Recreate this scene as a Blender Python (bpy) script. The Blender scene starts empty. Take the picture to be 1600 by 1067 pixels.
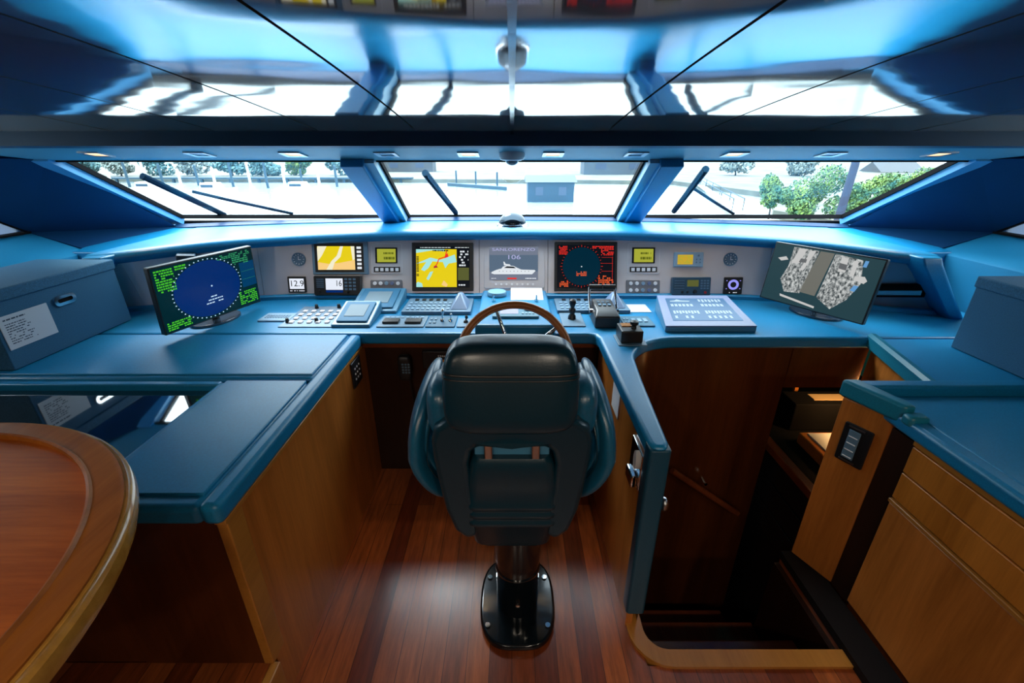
import bpy, bmesh, math, random
from mathutils import Vector, Matrix
random.seed(7)
S = bpy.context.scene
COL = S.collection
R = math.radians

# ------------------------------------------------------------------ camera, sky, exposure
EYE = 1.55
PITCH = 23.15
F = 690.0
cam_d = bpy.data.cameras.new('camera'); cam = bpy.data.objects.new('camera', cam_d); COL.objects.link(cam)
cam.location = (0, 0, EYE); cam.rotation_euler = (R(90 - PITCH), 0, 0)
cam_d.sensor_width = 36; cam_d.lens = F / 1600 * 36; cam_d.clip_start = 0.02; cam_d.clip_end = 2000
S.camera = cam
S.view_settings.view_transform = 'Standard'; S.view_settings.look = 'None'
S.view_settings.gamma = 1; S.view_settings.use_curve_mapping = False
S.view_settings.exposure = 0.0
SKY = 6.0
W = bpy.data.worlds.new('sky'); S.world = W; W.use_nodes = True
wn = W.node_tree; wl = wn.links                              # overcast sky, brighter towards the zenith
wt = wn.nodes.new('ShaderNodeTexCoord'); wsx = wn.nodes.new('ShaderNodeSeparateXYZ'); wr = wn.nodes.new('ShaderNodeMapRange')
wl.new(wt.outputs['Generated'], wsx.inputs[0]); wl.new(wsx.outputs[2], wr.inputs[0])
wr.inputs[1].default_value = 0; wr.inputs[2].default_value = .8; wr.inputs[3].default_value = SKY * .5; wr.inputs[4].default_value = SKY * 1.6
wl.new(wr.outputs[0], wn.nodes['Background'].inputs[1]); wn.nodes['Background'].inputs[0].default_value = (0.84, 0.95, 1.0, 1)
sun_d = bpy.data.lights.new('sun', 'SUN'); sun_d.energy = 4.5; sun_d.angle = R(25); sun_d.color = (.98, 1, 1)
sun = bpy.data.objects.new('sun', sun_d); COL.objects.link(sun); sun.rotation_euler = Vector((.40, -.75, -.95)).to_track_quat('-Z', 'Y').to_euler()
S.cycles.max_bounces = 8; S.cycles.diffuse_bounces = 4; S.cycles.glossy_bounces = 4
S.cycles.transparent_max_bounces = 12; S.cycles.sample_clamp_indirect = 6; S.cycles.caustics_reflective = False
S.cycles.use_denoising = True

# ------------------------------------------------------------------ pixel -> place
SN, CS = math.sin(R(PITCH)), math.cos(R(PITCH))
def ray(u, v):
    dv = v - 533.5
    return Vector((u - 800, F * CS - dv * SN, -F * SN - dv * CS))
def PZ(u, v, z):
    d = ray(u, v); t = (z - EYE) / d.z
    return Vector((d.x * t, d.y * t, z))
def PY(u, v, y):
    d = ray(u, v); t = y / d.y
    return Vector((d.x * t, y, EYE + d.z * t))
def PX(u, v, x):
    d = ray(u, v); t = x / d.x
    return Vector((x, d.y * t, EYE + d.z * t))

# ------------------------------------------------------------------ materials
MATS = {}
def nmat(name):
    m = bpy.data.materials.new(name); m.use_nodes = True
    nt = m.node_tree; b = nt.nodes['Principled BSDF']
    MATS[name] = m
    return m, nt, b
def N(nt, typ, **k):
    n = nt.nodes.new(typ)
    for a, v in k.items():
        if a in n.inputs.keys(): n.inputs[a].default_value = v
        else: setattr(n, a, v)
    return n
def ramp(nt, fac, stops):
    r = nt.nodes.new('ShaderNodeValToRGB')
    els = r.color_ramp.elements
    while len(els) < len(stops): els.new(0.5)
    for e, (p, c) in zip(els, stops):
        e.position = p; e.color = (*c, 1)
    nt.links.new(fac, r.inputs[0]); return r
def bump(nt, b, height, strength, dist):
    bp = N(nt, 'ShaderNodeBump'); bp.inputs['Strength'].default_value = strength; bp.inputs['Distance'].default_value = dist
    nt.links.new(height, bp.inputs['Height']); nt.links.new(bp.outputs[0], b.inputs['Normal'])
def coords(nt, scale=(1, 1, 1), rot=(0, 0, 0)):
    tc = nt.nodes.new('ShaderNodeTexCoord'); mp = nt.nodes.new('ShaderNodeMapping')
    mp.inputs['Scale'].default_value = scale; mp.inputs['Rotation'].default_value = rot
    nt.links.new(tc.outputs['Object'], mp.inputs[0]); return mp.outputs[0]
def simple(name, c, rough=.5, metal=0, spec=.5, coat=0, noise=0.0, nscale=60, bumpd=0, ior=None):
    m, nt, b = nmat(name)
    b.inputs['Base Color'].default_value = (*c, 1); b.inputs['Roughness'].default_value = rough
    b.inputs['Metallic'].default_value = metal; b.inputs['Specular IOR Level'].default_value = spec
    b.inputs['Coat Weight'].default_value = coat; b.inputs['Coat Roughness'].default_value = .05
    if ior: b.inputs['IOR'].default_value = ior
    if noise or bumpd:
        n = N(nt, 'ShaderNodeTexNoise', Scale=nscale, Detail=3.0)
        nt.links.new(coords(nt), n.inputs['Vector'])
        if noise:
            r = ramp(nt, n.outputs['Fac'], [(.3, tuple(x * (1 - noise) for x in c)), (.7, tuple(min(1, x * (1 + noise)) for x in c))])
            nt.links.new(r.outputs[0], b.inputs['Base Color'])
        if bumpd: bump(nt, b, n.outputs['Fac'], .35, bumpd)
    return m
def emit(name, c, s=1.0):
    m, nt, b = nmat(name)
    b.inputs['Base Color'].default_value = (0, 0, 0, 1); b.inputs['Roughness'].default_value = .25
    b.inputs['Specular IOR Level'].default_value = .15
    b.inputs['Emission Color'].default_value = (*c, 1); b.inputs['Emission Strength'].default_value = s
    return m
def wood(name, dark, light, grain='z', rough=.3, coat=.3, scale=1.0, band=5):
    m, nt, b = nmat(name)
    s = {'x': (.35, 5, 5), 'y': (5, .35, 5), 'z': (5, 5, .35)}[grain]
    v = coords(nt, tuple(k * scale for k in s))
    n1 = N(nt, 'ShaderNodeTexNoise', Scale=1.6, Detail=4.0, Roughness=.6, Distortion=.6)
    n2 = N(nt, 'ShaderNodeTexNoise', Scale=14.0, Detail=5.0, Roughness=.7)
    nt.links.new(v, n1.inputs['Vector']); nt.links.new(v, n2.inputs['Vector'])
    mx = N(nt, 'ShaderNodeMix', data_type='FLOAT'); mx.inputs[0].default_value = .38
    nt.links.new(n1.outputs['Fac'], mx.inputs[2]); nt.links.new(n2.outputs['Fac'], mx.inputs[3])
    mid = tuple((a + c) / 2 for a, c in zip(dark, light))
    r = ramp(nt, mx.outputs[0], [(.32, dark), (.5, mid), (.68, light)])
    nt.links.new(r.outputs[0], b.inputs['Base Color'])
    b.inputs['Roughness'].default_value = rough; b.inputs['Coat Weight'].default_value = coat; b.inputs['Specular IOR Level'].default_value = .35 if 'table' not in name else .08
    b.inputs['Coat Roughness'].default_value = .08
    return m

LEATHER = simple('blue leather', (.005, .19, .40), .36, spec=.55, noise=.12, nscale=240, bumpd=.0006)
LEATHER_SIDE = simple('teal leather', (.008, .18, .28), .34, spec=.55, noise=.12, nscale=240, bumpd=.0006)
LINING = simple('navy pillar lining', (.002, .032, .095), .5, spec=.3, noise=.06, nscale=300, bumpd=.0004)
LIT_LINING = simple('lit wall lining', (.010, .19, .36), .5, spec=.4, noise=.06, nscale=300, bumpd=.0004)  # brighter copy of the lining, strong window light put into its colour
SOFFIT = simple('grey blue lining', (.10, .28, .36), .5, spec=.4, noise=.05, nscale=300)
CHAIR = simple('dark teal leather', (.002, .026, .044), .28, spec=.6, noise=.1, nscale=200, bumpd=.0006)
CHAIR_LIT = simple('window lit leather', (.007, .10, .19), .30, spec=.6, noise=.1, nscale=200, bumpd=.0006)  # lighter copy of the chair leather, windscreen light put into the colour
GLOSS_BLACK = simple('gloss black lacquer', (.003, .006, .009), .14, spec=.5, coat=.2)
BLACK = simple('black plastic', (.008, .010, .013), .4)
RUBBER = simple('dark gap', (.004, .004, .005), .8, spec=.1)
GREY = simple('grey blue plastic', (.10, .19, .28), .42)
MIDBLUE = simple('blue grey housing', (.05, .19, .32), .4)
PALE = simple('pale blue plastic', (.22, .36, .50), .35)
LILAC = simple('lilac grey panel', (.13, .18, .34), .35)
SILVER = simple('silver panel', (.62, .62, .67), .34, metal=.35, noise=.05, nscale=8)
CHROME = simple('chrome', (.8, .82, .85), .08, metal=1)
STEEL = simple('brushed steel', (.5, .52, .55), .3, metal=1)
WHITE = simple('white paper', (.58, .61, .66), .6)
INK = simple('dark ink', (.03, .05, .09), .6)
WHITE_PLASTIC = simple('white plastic', (.85, .86, .9), .4)
DARK_GLASS = simple('dark glass', (.003, .006, .010), .03, spec=.8, coat=1, ior=1.9)
FABRIC = simple('blue linen', (.035, .13, .23), .75, spec=.2, noise=.35, nscale=420, bumpd=.0006)
TABLE_W = wood('table mahogany', (.24, .050, .006), (.62, .165, .018), 'x', .5, .03, 1.0)
TABLE_RIM = wood('table border', (.22, .062, .010), (.46, .15, .026), 'y', .45, .05, .8)
TABLE_EDGE = wood('table edge', (.30, .13, .018), (.58, .28, .05), 'x', .25, .6, .6)
CHERRY = wood('cherry veneer', (.25, .076, .012), (.55, .182, .034), 'z', .32, .25, 1.0)
CHERRY_H = wood('cherry veneer cross', (.27, .084, .010), (.60, .21, .030), 'z', .3, .3, .8)
SHADOW_MAHOG = wood('shadow mahogany', (.010, .003, .0015), (.028, .008, .003), 'z', .4, .1, 1.2)  # near-black copy of the mahogany, shade put into its colour
MAHOG = wood('mahogany veneer', (.045, .010, .003), (.11, .027, .006), 'z', .3, .3, 1.2)
TRIM_W = wood('wood trim', (.30, .115, .018), (.46, .19, .034), 'y', .3, .3, 1)
WHEEL_W = wood('wheel wood', (.26, .08, .016), (.44, .15, .034), 'x', .3, .5, 1)
ORANGE_W = wood('orange wood', (.4, .12, .02), (.55, .2, .04), 'x', .3, .3, 1)
RED_W = wood('red wood', (.10, .02, .006), (.2, .045, .012), 'y', .3, .3, 1)

def ceiling_mat():
    m, nt, b = nmat('polished dark lacquer')
    n = N(nt, 'ShaderNodeTexNoise', Scale=2.6, Detail=1.0)
    nt.links.new(coords(nt, (1.0, 2.0, 1)), n.inputs['Vector'])
    b.inputs['Base Color'].default_value = (.38, .37, .36, 1)
    b.inputs['Metallic'].default_value = .72; b.inputs['Roughness'].default_value = .045
    bump(nt, b, n.outputs['Fac'], .05, .02)
    return m
CEIL = ceiling_mat()

def floor_mat():
    m, nt, b = nmat('plank floor')
    tc = nt.nodes.new('ShaderNodeTexCoord'); sp = nt.nodes.new('ShaderNodeSeparateXYZ'); cb = nt.nodes.new('ShaderNodeCombineXYZ')
    nt.links.new(tc.outputs['Object'], sp.inputs[0])
    nt.links.new(sp.outputs[1], cb.inputs[0]); nt.links.new(sp.outputs[0], cb.inputs[1])
    br = N(nt, 'ShaderNodeTexBrick', offset=.37)
    br.inputs['Scale'].default_value = 1; br.inputs['Brick Width'].default_value = 2.6; br.inputs['Row Height'].default_value = .075
    br.inputs['Mortar Size'].default_value = .0012; br.inputs['Bias'].default_value = 0
    br.inputs['Color1'].default_value = (.16, .030, .009, 1); br.inputs['Color2'].default_value = (.40, .105, .026, 1)
    br.inputs['Mortar'].default_value = (.07, .016, .006, 1)
    nt.links.new(cb.outputs[0], br.inputs['Vector'])
    n = N(nt, 'ShaderNodeTexNoise', Scale=6.0, Detail=6.0, Roughness=.7)
    nt.links.new(coords(nt, (9, .8, 1)), n.inputs['Vector'])
    r = ramp(nt, n.outputs['Fac'], [(.3, (.45, .45, .45)), (.7, (1.25, 1.2, 1.15))])
    mx = N(nt, 'ShaderNodeMix', data_type='RGBA', blend_type='MULTIPLY'); mx.inputs[0].default_value = 1
    nt.links.new(br.outputs[0], mx.inputs[6]); nt.links.new(r.outputs[0], mx.inputs[7])
    nt.links.new(mx.outputs[2], b.inputs['Base Color'])
    b.inputs['Roughness'].default_value = .28; b.inputs['Coat Weight'].default_value = .5; b.inputs['Coat Roughness'].default_value = .22
    return m
FLOOR = floor_mat()

def glass_mat():
    m = bpy.data.materials.new('window glass'); m.use_nodes = True; nt = m.node_tree
    nt.nodes.clear(); o = nt.nodes.new('ShaderNodeOutputMaterial'); mx = nt.nodes.new('ShaderNodeMixShader')
    t = nt.nodes.new('ShaderNodeBsdfTransparent'); g = nt.nodes.new('ShaderNodeBsdfGlossy'); lw = nt.nodes.new('ShaderNodeLayerWeight')
    t.inputs[0].default_value = (.94, .98, 1, 1); g.inputs['Roughness'].default_value = .02
    ml = nt.nodes.new('ShaderNodeMath'); ml.operation = 'MULTIPLY'; ml.inputs[1].default_value = .07
    lw.inputs[0].default_value = .15
    nt.links.new(lw.outputs['Fresnel'], ml.inputs[0]); nt.links.new(ml.outputs[0], mx.inputs[0])
    nt.links.new(t.outputs[0], mx.inputs[1]); nt.links.new(g.outputs[0], mx.inputs[2]); nt.links.new(mx.outputs[0], o.inputs[0])
    return m
GLASS = glass_mat()

# ------------------------------------------------------------------ mesh helpers
ROOTM = {}
def new(): return bmesh.new()
def quad(bm, pts, mi=0):
    f = bm.faces.new([bm.verts.new(p) for p in pts]); f.material_index = mi; return f
def box(bm, c, s, mi=0, M=None):
    x, y, z = [k / 2 for k in s]; c = Vector(c)
    vs = [bm.verts.new((M @ (c + Vector(p))) if M else c + Vector(p)) for p in
          ((-x, -y, -z), (x, -y, -z), (x, y, -z), (-x, y, -z), (-x, -y, z), (x, -y, z), (x, y, z), (-x, y, z))]
    for f in ((0, 3, 2, 1), (4, 5, 6, 7), (0, 1, 5, 4), (1, 2, 6, 5), (2, 3, 7, 6), (3, 0, 4, 7)):
        bm.faces.new([vs[i] for i in f]).material_index = mi
def bx(bm, x0, x1, y0, y1, z0, z1, mi=0): box(bm, ((x0 + x1) / 2, (y0 + y1) / 2, (z0 + z1) / 2), (abs(x1 - x0), abs(y1 - y0), abs(z1 - z0)), mi)
def loft(bm, rings, cap=True, closed=True, mi=0):
    vr = [[bm.verts.new(p) for p in r] for r in rings]
    n = len(vr[0])
    for a, b in zip(vr, vr[1:]):
        for i in range(n if closed else n - 1):
            j = (i + 1) % n
            bm.faces.new((a[i], a[j], b[j], b[i])).material_index = mi
    if cap and closed:
        bm.faces.new(vr[0][::-1]).material_index = mi; bm.faces.new(vr[-1]).material_index = mi
def prism(bm, pts, z0, z1, mi=0):
    loft(bm, [[(x, y, z0) for x, y in pts], [(x, y, z1) for x, y in pts]], mi=mi)
def prism_axis(bm, pts, a, b, axis='x', mi=0):
    f = {'x': lambda p, k: (k, p[0], p[1]), 'y': lambda p, k: (p[0], k, p[1])}[axis]
    loft(bm, [[f(p, a) for p in pts], [f(p, b) for p in pts]], mi=mi)
def cyl(bm, p, q, r0, r1=None, n=20, mi=0, cap=True):
    p, q = Vector(p), Vector(q); r1 = r0 if r1 is None else r1
    d = (q - p).normalized(); a = d.orthogonal().normalized(); b = d.cross(a)
    rg = lambda c, r: [c + a * math.cos(t) * r + b * math.sin(t) * r for t in (2 * math.pi * i / n for i in range(n))]
    loft(bm, [rg(p, r0), rg(q, r1)], cap, mi=mi)
def tube(bm, pts, r, n=10, closed=False, mi=0):
    pts = [Vector(p) for p in pts]; k = len(pts); rings = []
    a = None
    for i, p in enumerate(pts):
        if closed: d = pts[(i + 1) % k] - pts[i - 1]
        else: d = pts[min(i + 1, k - 1)] - pts[max(i - 1, 0)]
        d.normalize()
        a = (d.orthogonal() if a is None else a - d * a.dot(d)).normalized()
        b = d.cross(a)
        rr = r[i] if isinstance(r, (list, tuple)) else r
        rings.append([p + (a * math.cos(t) + b * math.sin(t)) * rr for t in (2 * math.pi * j / n for j in range(n))])
    if closed: rings.append(rings[0]); loft(bm, rings, False, mi=mi); bmesh.ops.remove_doubles(bm, verts=bm.verts, dist=1e-6)
    else: loft(bm, rings, mi=mi)
def lathe(bm, prof, c=(0, 0, 0), n=32, mi=0, sx=1, sy=1):
    c = Vector(c)
    loft(bm, [[c + Vector((r * sx * math.cos(t), r * sy * math.sin(t), z)) for t in (2 * math.pi * i / n for i in range(n))] for r, z in prof], mi=mi)
def sq(a, e): return math.copysign(abs(a) ** e, a)
def super_ellipsoid(bm, c, rad, e1=.5, e2=.5, nu=36, nv=20, fn=None, mi=0):
    c = Vector(c); rings = []
    for i in range(1, nv):
        t = -math.pi / 2 + math.pi * i / nv
        rings.append([Vector((rad[0] * sq(math.cos(t), e1) * sq(math.cos(p), e2), rad[1] * sq(math.cos(t), e1) * sq(math.sin(p), e2), rad[2] * sq(math.sin(t), e1)))
                      for p in (2 * math.pi * j / nu for j in range(nu))])
    if fn: rings = [[fn(p) for p in r] for r in rings]
    loft(bm, [[c + p for p in r] for r in rings], mi=mi)
def rrect(w, h, r, n=5, cx=0, cy=0):
    out = []
    for sx, sy, a0 in ((1, 1, 0), (-1, 1, 90), (-1, -1, 180), (1, -1, 270)):
        for i in range(n + 1):
            a = R(a0 + 90 * i / n)
            out.append((cx + sx * (w / 2 - r) + r * math.cos(a), cy + sy * (h / 2 - r) + r * math.sin(a)))
    return out
def disc(bm, cx, cy, z, r, n=28, mi=0, ry=None):
    quad(bm, [(cx + r * math.cos(2 * math.pi * i / n), cy + (ry or r) * math.sin(2 * math.pi * i / n), z) for i in range(n)], mi)
def rect(bm, x0, y0, x1, y1, z, mi=0): quad(bm, [(x0, y0, z), (x1, y0, z), (x1, y1, z), (x0, y1, z)], mi)
def poly(bm, pts, z, mi=0): quad(bm, [(x, y, z) for x, y in pts], mi)
def text(bm, s, cx, cy, z, size, mi=0, width=None):
    cu = bpy.data.curves.new('lettering', 'FONT'); cu.body = s; cu.size = size; cu.align_x = 'CENTER'; cu.align_y = 'CENTER'
    o = bpy.data.objects.new('lettering', cu); COL.objects.link(o)
    me = bpy.data.meshes.new_from_object(o.evaluated_get(bpy.context.evaluated_depsgraph_get()))
    COL.objects.unlink(o); bpy.data.objects.remove(o)
    k = 1
    if width and len(me.vertices):
        xs = [v.co.x for v in me.vertices]; k = width / max(1e-6, max(xs) - min(xs))
    vs = [bm.verts.new((cx + v.co.x * k, cy + v.co.y, z)) for v in me.vertices]
    for p in me.polygons:
        try: bm.faces.new([vs[i] for i in p.vertices]).material_index = mi
        except ValueError: pass
    bpy.data.meshes.remove(me)
def dashes(bm, x0, y0, x1, y1, rows, z, mi, fill=.6, cell=.0035):
    h = (y1 - y0) / rows
    for r in range(rows):
        x = x0
        while x < x1:
            w = cell * random.uniform(.6, 2.2)
            if random.random() < fill: rect(bm, x, y0 + h * (r + .2), min(x1, x + w), y0 + h * (r + .8), z, mi)
            x += w + cell * .35
def obj(name, bm, mats, parent=None, world=True, bevel=0, seg=3, sharp=38, flat=False, sub=0, label=None, recalc=True):
    if parent is not None and world and parent.name in ROOTM: bm.transform(ROOTM[parent.name].inverted())
    if recalc: bmesh.ops.recalc_face_normals(bm, faces=bm.faces)
    me = bpy.data.meshes.new(name); bm.to_mesh(me); bm.free()
    for m in (mats if isinstance(mats, (list, tuple)) else [mats]): me.materials.append(m)
    if not flat:
        me.polygons.foreach_set('use_smooth', [True] * len(me.polygons))
        me.set_sharp_from_angle(angle=R(sharp))
    o = bpy.data.objects.new(name, me); COL.objects.link(o)
    if parent is not None:
        o.parent = parent
        if parent.name in ROOTM: ROOTM[o.name] = ROOTM[parent.name]
    if bevel:
        b = o.modifiers.new('bevel', 'BEVEL'); b.width = bevel; b.segments = seg; b.limit_method = 'ANGLE'; b.angle_limit = R(40)
        b.harden_normals = False
    if sub:
        s = o.modifiers.new('subdivision', 'SUBSURF'); s.levels = sub; s.render_levels = sub
    if label: o['label'] = label
    return o
def tag(o, label, cat, group=None, kind=None):
    o['label'] = label; o['category'] = cat
    if group: o['group'] = group
    if kind: o['kind'] = kind
    return o
def thing(name, label, cat, M=(0, 0, 0), group=None, kind=None):
    o = bpy.data.objects.new(name, None); COL.objects.link(o); o.empty_display_size = .05
    if not isinstance(M, Matrix): M = Matrix.Translation(Vector(M))
    o.matrix_world = M; ROOTM[o.name] = M.copy()
    return tag(o, label, cat, group, kind)
def frame(c, x, y):
    x = Vector(x).normalized(); z = x.cross(Vector(y)).normalized(); y = z.cross(x)
    M = Matrix((x, y, z)).transposed().to_4x4(); M.translation = Vector(c); return M
def structure(name, bm, mats, label, cat, **k):
    return tag(obj(name, bm, mats, **k), label, cat, kind='structure')

# ------------------------------------------------------------------ room shell
TOP = .80                                                   # height of the console and counters
def ceil_z(y):
    y = max(y, -.5); return 1.63 + .068 * (1.98 - y) + .026 * (1.18 ** 2 - (y - .8) ** 2)
bm = new()
for x0, x1, y0, y1 in ((-2.6, .445, -3.2, 2.95), (.445, 2.6, -3.2, .915), (1.12, 2.6, .915, 1.34)):
    bx(bm, x0, x1, y0, y1, -.03, 0)
structure('floor', bm, FLOOR, 'glossy red brown plank floor of the wheelhouse', 'floor')
bm = new(); bx(bm, -2.33, -.70, -3.2, .815, 0, .185)
pl = structure('floor_platform', bm, FLOOR, 'raised plank platform under the round table', 'floor')
bm = new(); bx(bm, -.70, -.672, -3.2, .815, .0, .192)
structure('trim_1', bm, TRIM_W, 'wooden edge board of the raised platform', 'trim', bevel=.004)
bm = new(); bx(bm, .455, 2.4, .9, 2.9, -1.05, -1.0)
structure('floor_lower', bm, simple('dark red carpet', (.06, .012, .008), .8, noise=.5, nscale=30), 'dark red floor at the foot of the stairwell', 'floor')

seams = [-2.6, -2.06, -1.62, -1.2, -.78, -.387, 0, .387, .78, 1.2, 1.62, 2.06, 2.6]
bm = new()
for a, b in zip(seams, seams[1:]):
    a += .004; b -= .004
    loft(bm, [[(a, y, ceil_z(y)), (b, y, ceil_z(y)), (b, y, ceil_z(y) + .02), (a, y, ceil_z(y) + .02)] for y in [-3.2] + [-.5 + 2.485 * k / 40 for k in range(41)]])
structure('ceiling', bm, CEIL, 'mirror polished dark lacquered ceiling panels above the helm', 'ceiling')
bm = new(); loft(bm, [[(-2.6, y, ceil_z(y) + .022), (2.6, y, ceil_z(y) + .022), (2.6, y, ceil_z(y) + .06), (-2.6, y, ceil_z(y) + .06)] for y in [-3.2] + [-.5 + 2.78 * k / 20 for k in range(21)]])
structure('roof', bm, RUBBER, 'dark roof structure above the ceiling panels', 'roof', flat=True)
bm = new(); loft(bm, [[(-.007, y, ceil_z(y) - .012), (.007, y, ceil_z(y) - .012), (.007, y, ceil_z(y) + .01), (-.007, y, ceil_z(y) + .01)] for y in [-.5 + 2.48 * k / 20 for k in range(21)]])
structure('trim_2', bm, simple('dark steel', (.22, .24, .26), .12, metal=1), 'chrome strip along the middle seam of the ceiling', 'trim', flat=True)

# header: dark upright band and sloping soffit with lights
HB = (1.98, 1.575); HL = (2.30, 1.515)
bm = new(); prism_axis(bm, [(1.98, 1.64), (1.98, 1.575), (2.02, 1.567), (2.02, 1.64)], -2.6, 2.6)
structure('trim_3', bm, simple('navy lining', (.006, .06, .12), .5), 'dark blue upholstered band under the front edge of the ceiling', 'trim')
bm = new(); prism_axis(bm, [HB, HL, (2.30, 1.56), (2.03, 1.66)], -2.6, 2.6)
structure('trim_4', bm, SOFFIT, 'grey blue sloping soffit with lights above the windscreen', 'trim', bevel=.006)
bm = new(); prism_axis(bm, [(2.3, 1.508), (2.32, 1.508), (2.32, 1.58), (2.3, 1.58)], -2.3, 2.3)
structure('trim_5', bm, RUBBER, 'black seal along the top of the windscreen', 'trim')

# windscreen plane
WT, WB = Vector((0, 2.30, 1.515)), Vector((0, 2.92, 1.150))
WD = (WB - WT).normalized(); WN = Vector((0, -WD.z, WD.y))
def wp(x, s, o): return Vector((x, 0, 0)) + WT + (WB - WT) * s + WN * o
def glass_pt(u, v, o=.03):
    d = ray(u, v); p0 = WT + WN * o; c = Vector((0, 0, EYE)); t = (p0 - c).dot(WN) / d.dot(WN); return c + d * t
def slab(bm, xt0, xt1, xb0, xb1, o0, o1, s0=0, s1=1):
    loft(bm, [[wp(a, s, o0), wp(b, s, o0), wp(b, s, o1), wp(a, s, o1)] for s, a, b in ((s0, xt0, xt1), (s1, xb0, xb1))])
def windscreen(name, label, t0, t1, b0, b1):
    w = thing(name, label, 'window', (0, 2.9, 1.15), kind='structure')
    bm = new(); slab(bm, t0, t1, b0, b1, .028, .034, -.12, 1.03); obj('pane', bm, GLASS, w, flat=True)
    bm = new()
    for i in (0, 1):
        a, b = (t0, b0) if i == 0 else (t1, b1); k = .010 if i == 0 else -.010
        slab(bm, min(a, a + k), max(a, a + k), min(b, b + k), max(b, b + k), .012, .036, -.1, 1.0)
    slab(bm, b0, b1, b0, b1, .012, .036, .992, 1.006)
    obj('window_frame', bm, RUBBER, w, flat=True)
windscreen('window_1', 'left windscreen pane looking out on docks and water', -2.20, -.812, -2.13, -.80)
windscreen('window_2', 'middle windscreen pane between the two blue mullions', -.652, .652, -.665, .665)
windscreen('window_3', 'right windscreen pane looking out on green bushes', .812, 2.20, .80, 2.13)
for i, s in enumerate((-1, 1)):
    bm = new(); slab(bm, s * .812, s * .700, s * .80, s * .705, -.055, .03, -.06, 1.04)
    structure('trim_%d' % (6 + i), bm, LEATHER, 'blue slanted mullion %s of the middle windscreen' % ('left' if s < 0 else 'right'), 'mullion', bevel=.006)
    bm = new(); slab(bm, s * .700, s * .655, s * .705, s * .668, -.03, .03, -.04, 1.03)
    structure('trim_%d' % (8 + i), bm, simple('pale frame %d' % i, (.25, .42, .52), .4), 'pale inner frame strip of the %s mullion' % ('left' if s < 0 else 'right'), 'trim')
    bm = new(); slab(bm, s * 2.30, s * 2.205, s * 2.24, s * 2.125, -.02, .03, -.04, 1.03)
    structure('trim_%d' % (10 + i), bm, simple('pillar edge %d' % i, (.07, .30, .52), .4), 'light blue slanted frame strip beside the %s corner pillar' % ('left' if s < 0 else 'right'), 'trim')
    A, B, Cc, D, E = [(s * x, y, z) for x, y, z in ((2.25, 2.30, 1.52), (2.13, 2.87, 1.118), (2.32, 2.43, 1.055), (2.6, 2.42, 1.155), (2.6, 1.79, 1.54))]
    G, H = (s * 2.9, 2.5, 1.1), (s * 2.75, 1.9, 1.66)
    A2, B2 = (s * 2.72, 2.42, 1.60), (s * 2.62, 3.0, 1.15)
    bm = new()
    for t in ((A, B, D), (B, Cc, D), (A, D, E), (D, E, H), (D, H, G), (A, E, H), (A, H, A2), (A, B, B2), (A, B2, A2), (B, Cc, B2), (B2, G, A2), (G, H, A2), (B2, Cc, G), (Cc, D, G)):
        quad(bm, t)
    bmesh.ops.remove_doubles(bm, verts=bm.verts, dist=1e-4)
    structure('pillar_left' if s < 0 else 'pillar_right', bm, LINING, 'wide dark blue %s corner pillar between windscreen and side window' % ('left' if s < 0 else 'right'), 'pillar', flat=True)
    # side wall: lining, sloping ledge, wall above the side windows
    bm = new()
    prof = [(s * 2.33, -.03), (s * 2.33, 1.045), (s * 2.345, 1.055), (s * 2.6, 1.15), (s * 2.68, 1.15), (s * 2.68, -.03)]
    prism_axis(bm, prof, -3.2, 2.95, 'y')
    prism_axis(bm, [(s * 2.6, 1.55), (s * 2.68, 1.55), (s * 2.68, 1.98), (s * 2.6, 1.98)], -3.2, 2.6, 'y')
    bx(bm, s * 2.6, s * 2.68, -3.2, 1.2, 1.14, 1.56)
    structure('wall_left' if s < 0 else 'wall_right', bm, LIT_LINING, 'blue lined %s side wall below the side windows' % ('left' if s < 0 else 'right'), 'wall')
    w = thing('window_%d' % (4 + (s > 0)), '%s side window, a sliver seen behind the corner pillar' % ('left' if s < 0 else 'right'), 'window', (s * 2.6, 1.9, 1.155), kind='structure')
    bm = new(); bx(bm, s * 2.63, s * 2.637, 1.2, 2.42, 1.14, 1.56); obj('pane', bm, GLASS, w, flat=True)
    bm = new(); bx(bm, s * 2.59, s * 2.645, -3.1, 2.42, 1.150, 1.160); tube(bm, [(s * 2.605, 2.42, 1.155), (s * 2.605, 1.8, 1.535)], .008, 6)
    obj('window_frame', bm, RUBBER, w, flat=True)
bm = new(); bx(bm, -2.68, 2.68, 2.96, 3.0, -1.1, 1.14)
structure('wall_front', bm, RUBBER, 'dark bulkhead ahead of the instrument panel', 'wall')
bm = new(); bx(bm, -2.68, 2.68, -3.26, -3.2, -.03, 2.0)
structure('wall_back', bm, CHERRY, 'wooden wall behind the camera', 'wall')

# ------------------------------------------------------------------ stairwell
bm = new(); bx(bm, .455, 1.10, .905, 1.13, -.23, -.2); st = [structure('stair_tread', bm, RED_W, 'upper stair tread just below the floor edge', 'stair', bevel=.008)]
bm = new(); bx(bm, .455, 1.10, 1.13, 1.36, -.46, -.43); structure('stair_tread', bm, RED_W, 'second stair tread going down the dark stairwell', 'stair', bevel=.008)
bm = new(); bx(bm, .455, 1.10, 1.36, 1.59, -.70, -.67); structure('stair_tread', bm, RED_W, 'third stair tread deep in the dark stairwell', 'stair', bevel=.008)
bm = new(); bx(bm, .44, 1.32, .88, .9, -1.05, -.031); bx(bm, .40, .445, .88, 2.95, -1.05, -.031); bx(bm, 1.32, 2.42, .88, .9, -1.05, -.031); bx(bm, 1.10, 1.12, .9, 1.34, -1.05, -.031); bx(bm, 1.12, 1.32, 1.325, 1.34, -1.05, -.031); bx(bm, 2.4, 2.42, .9, 2.95, -1.05, 0)
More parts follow.
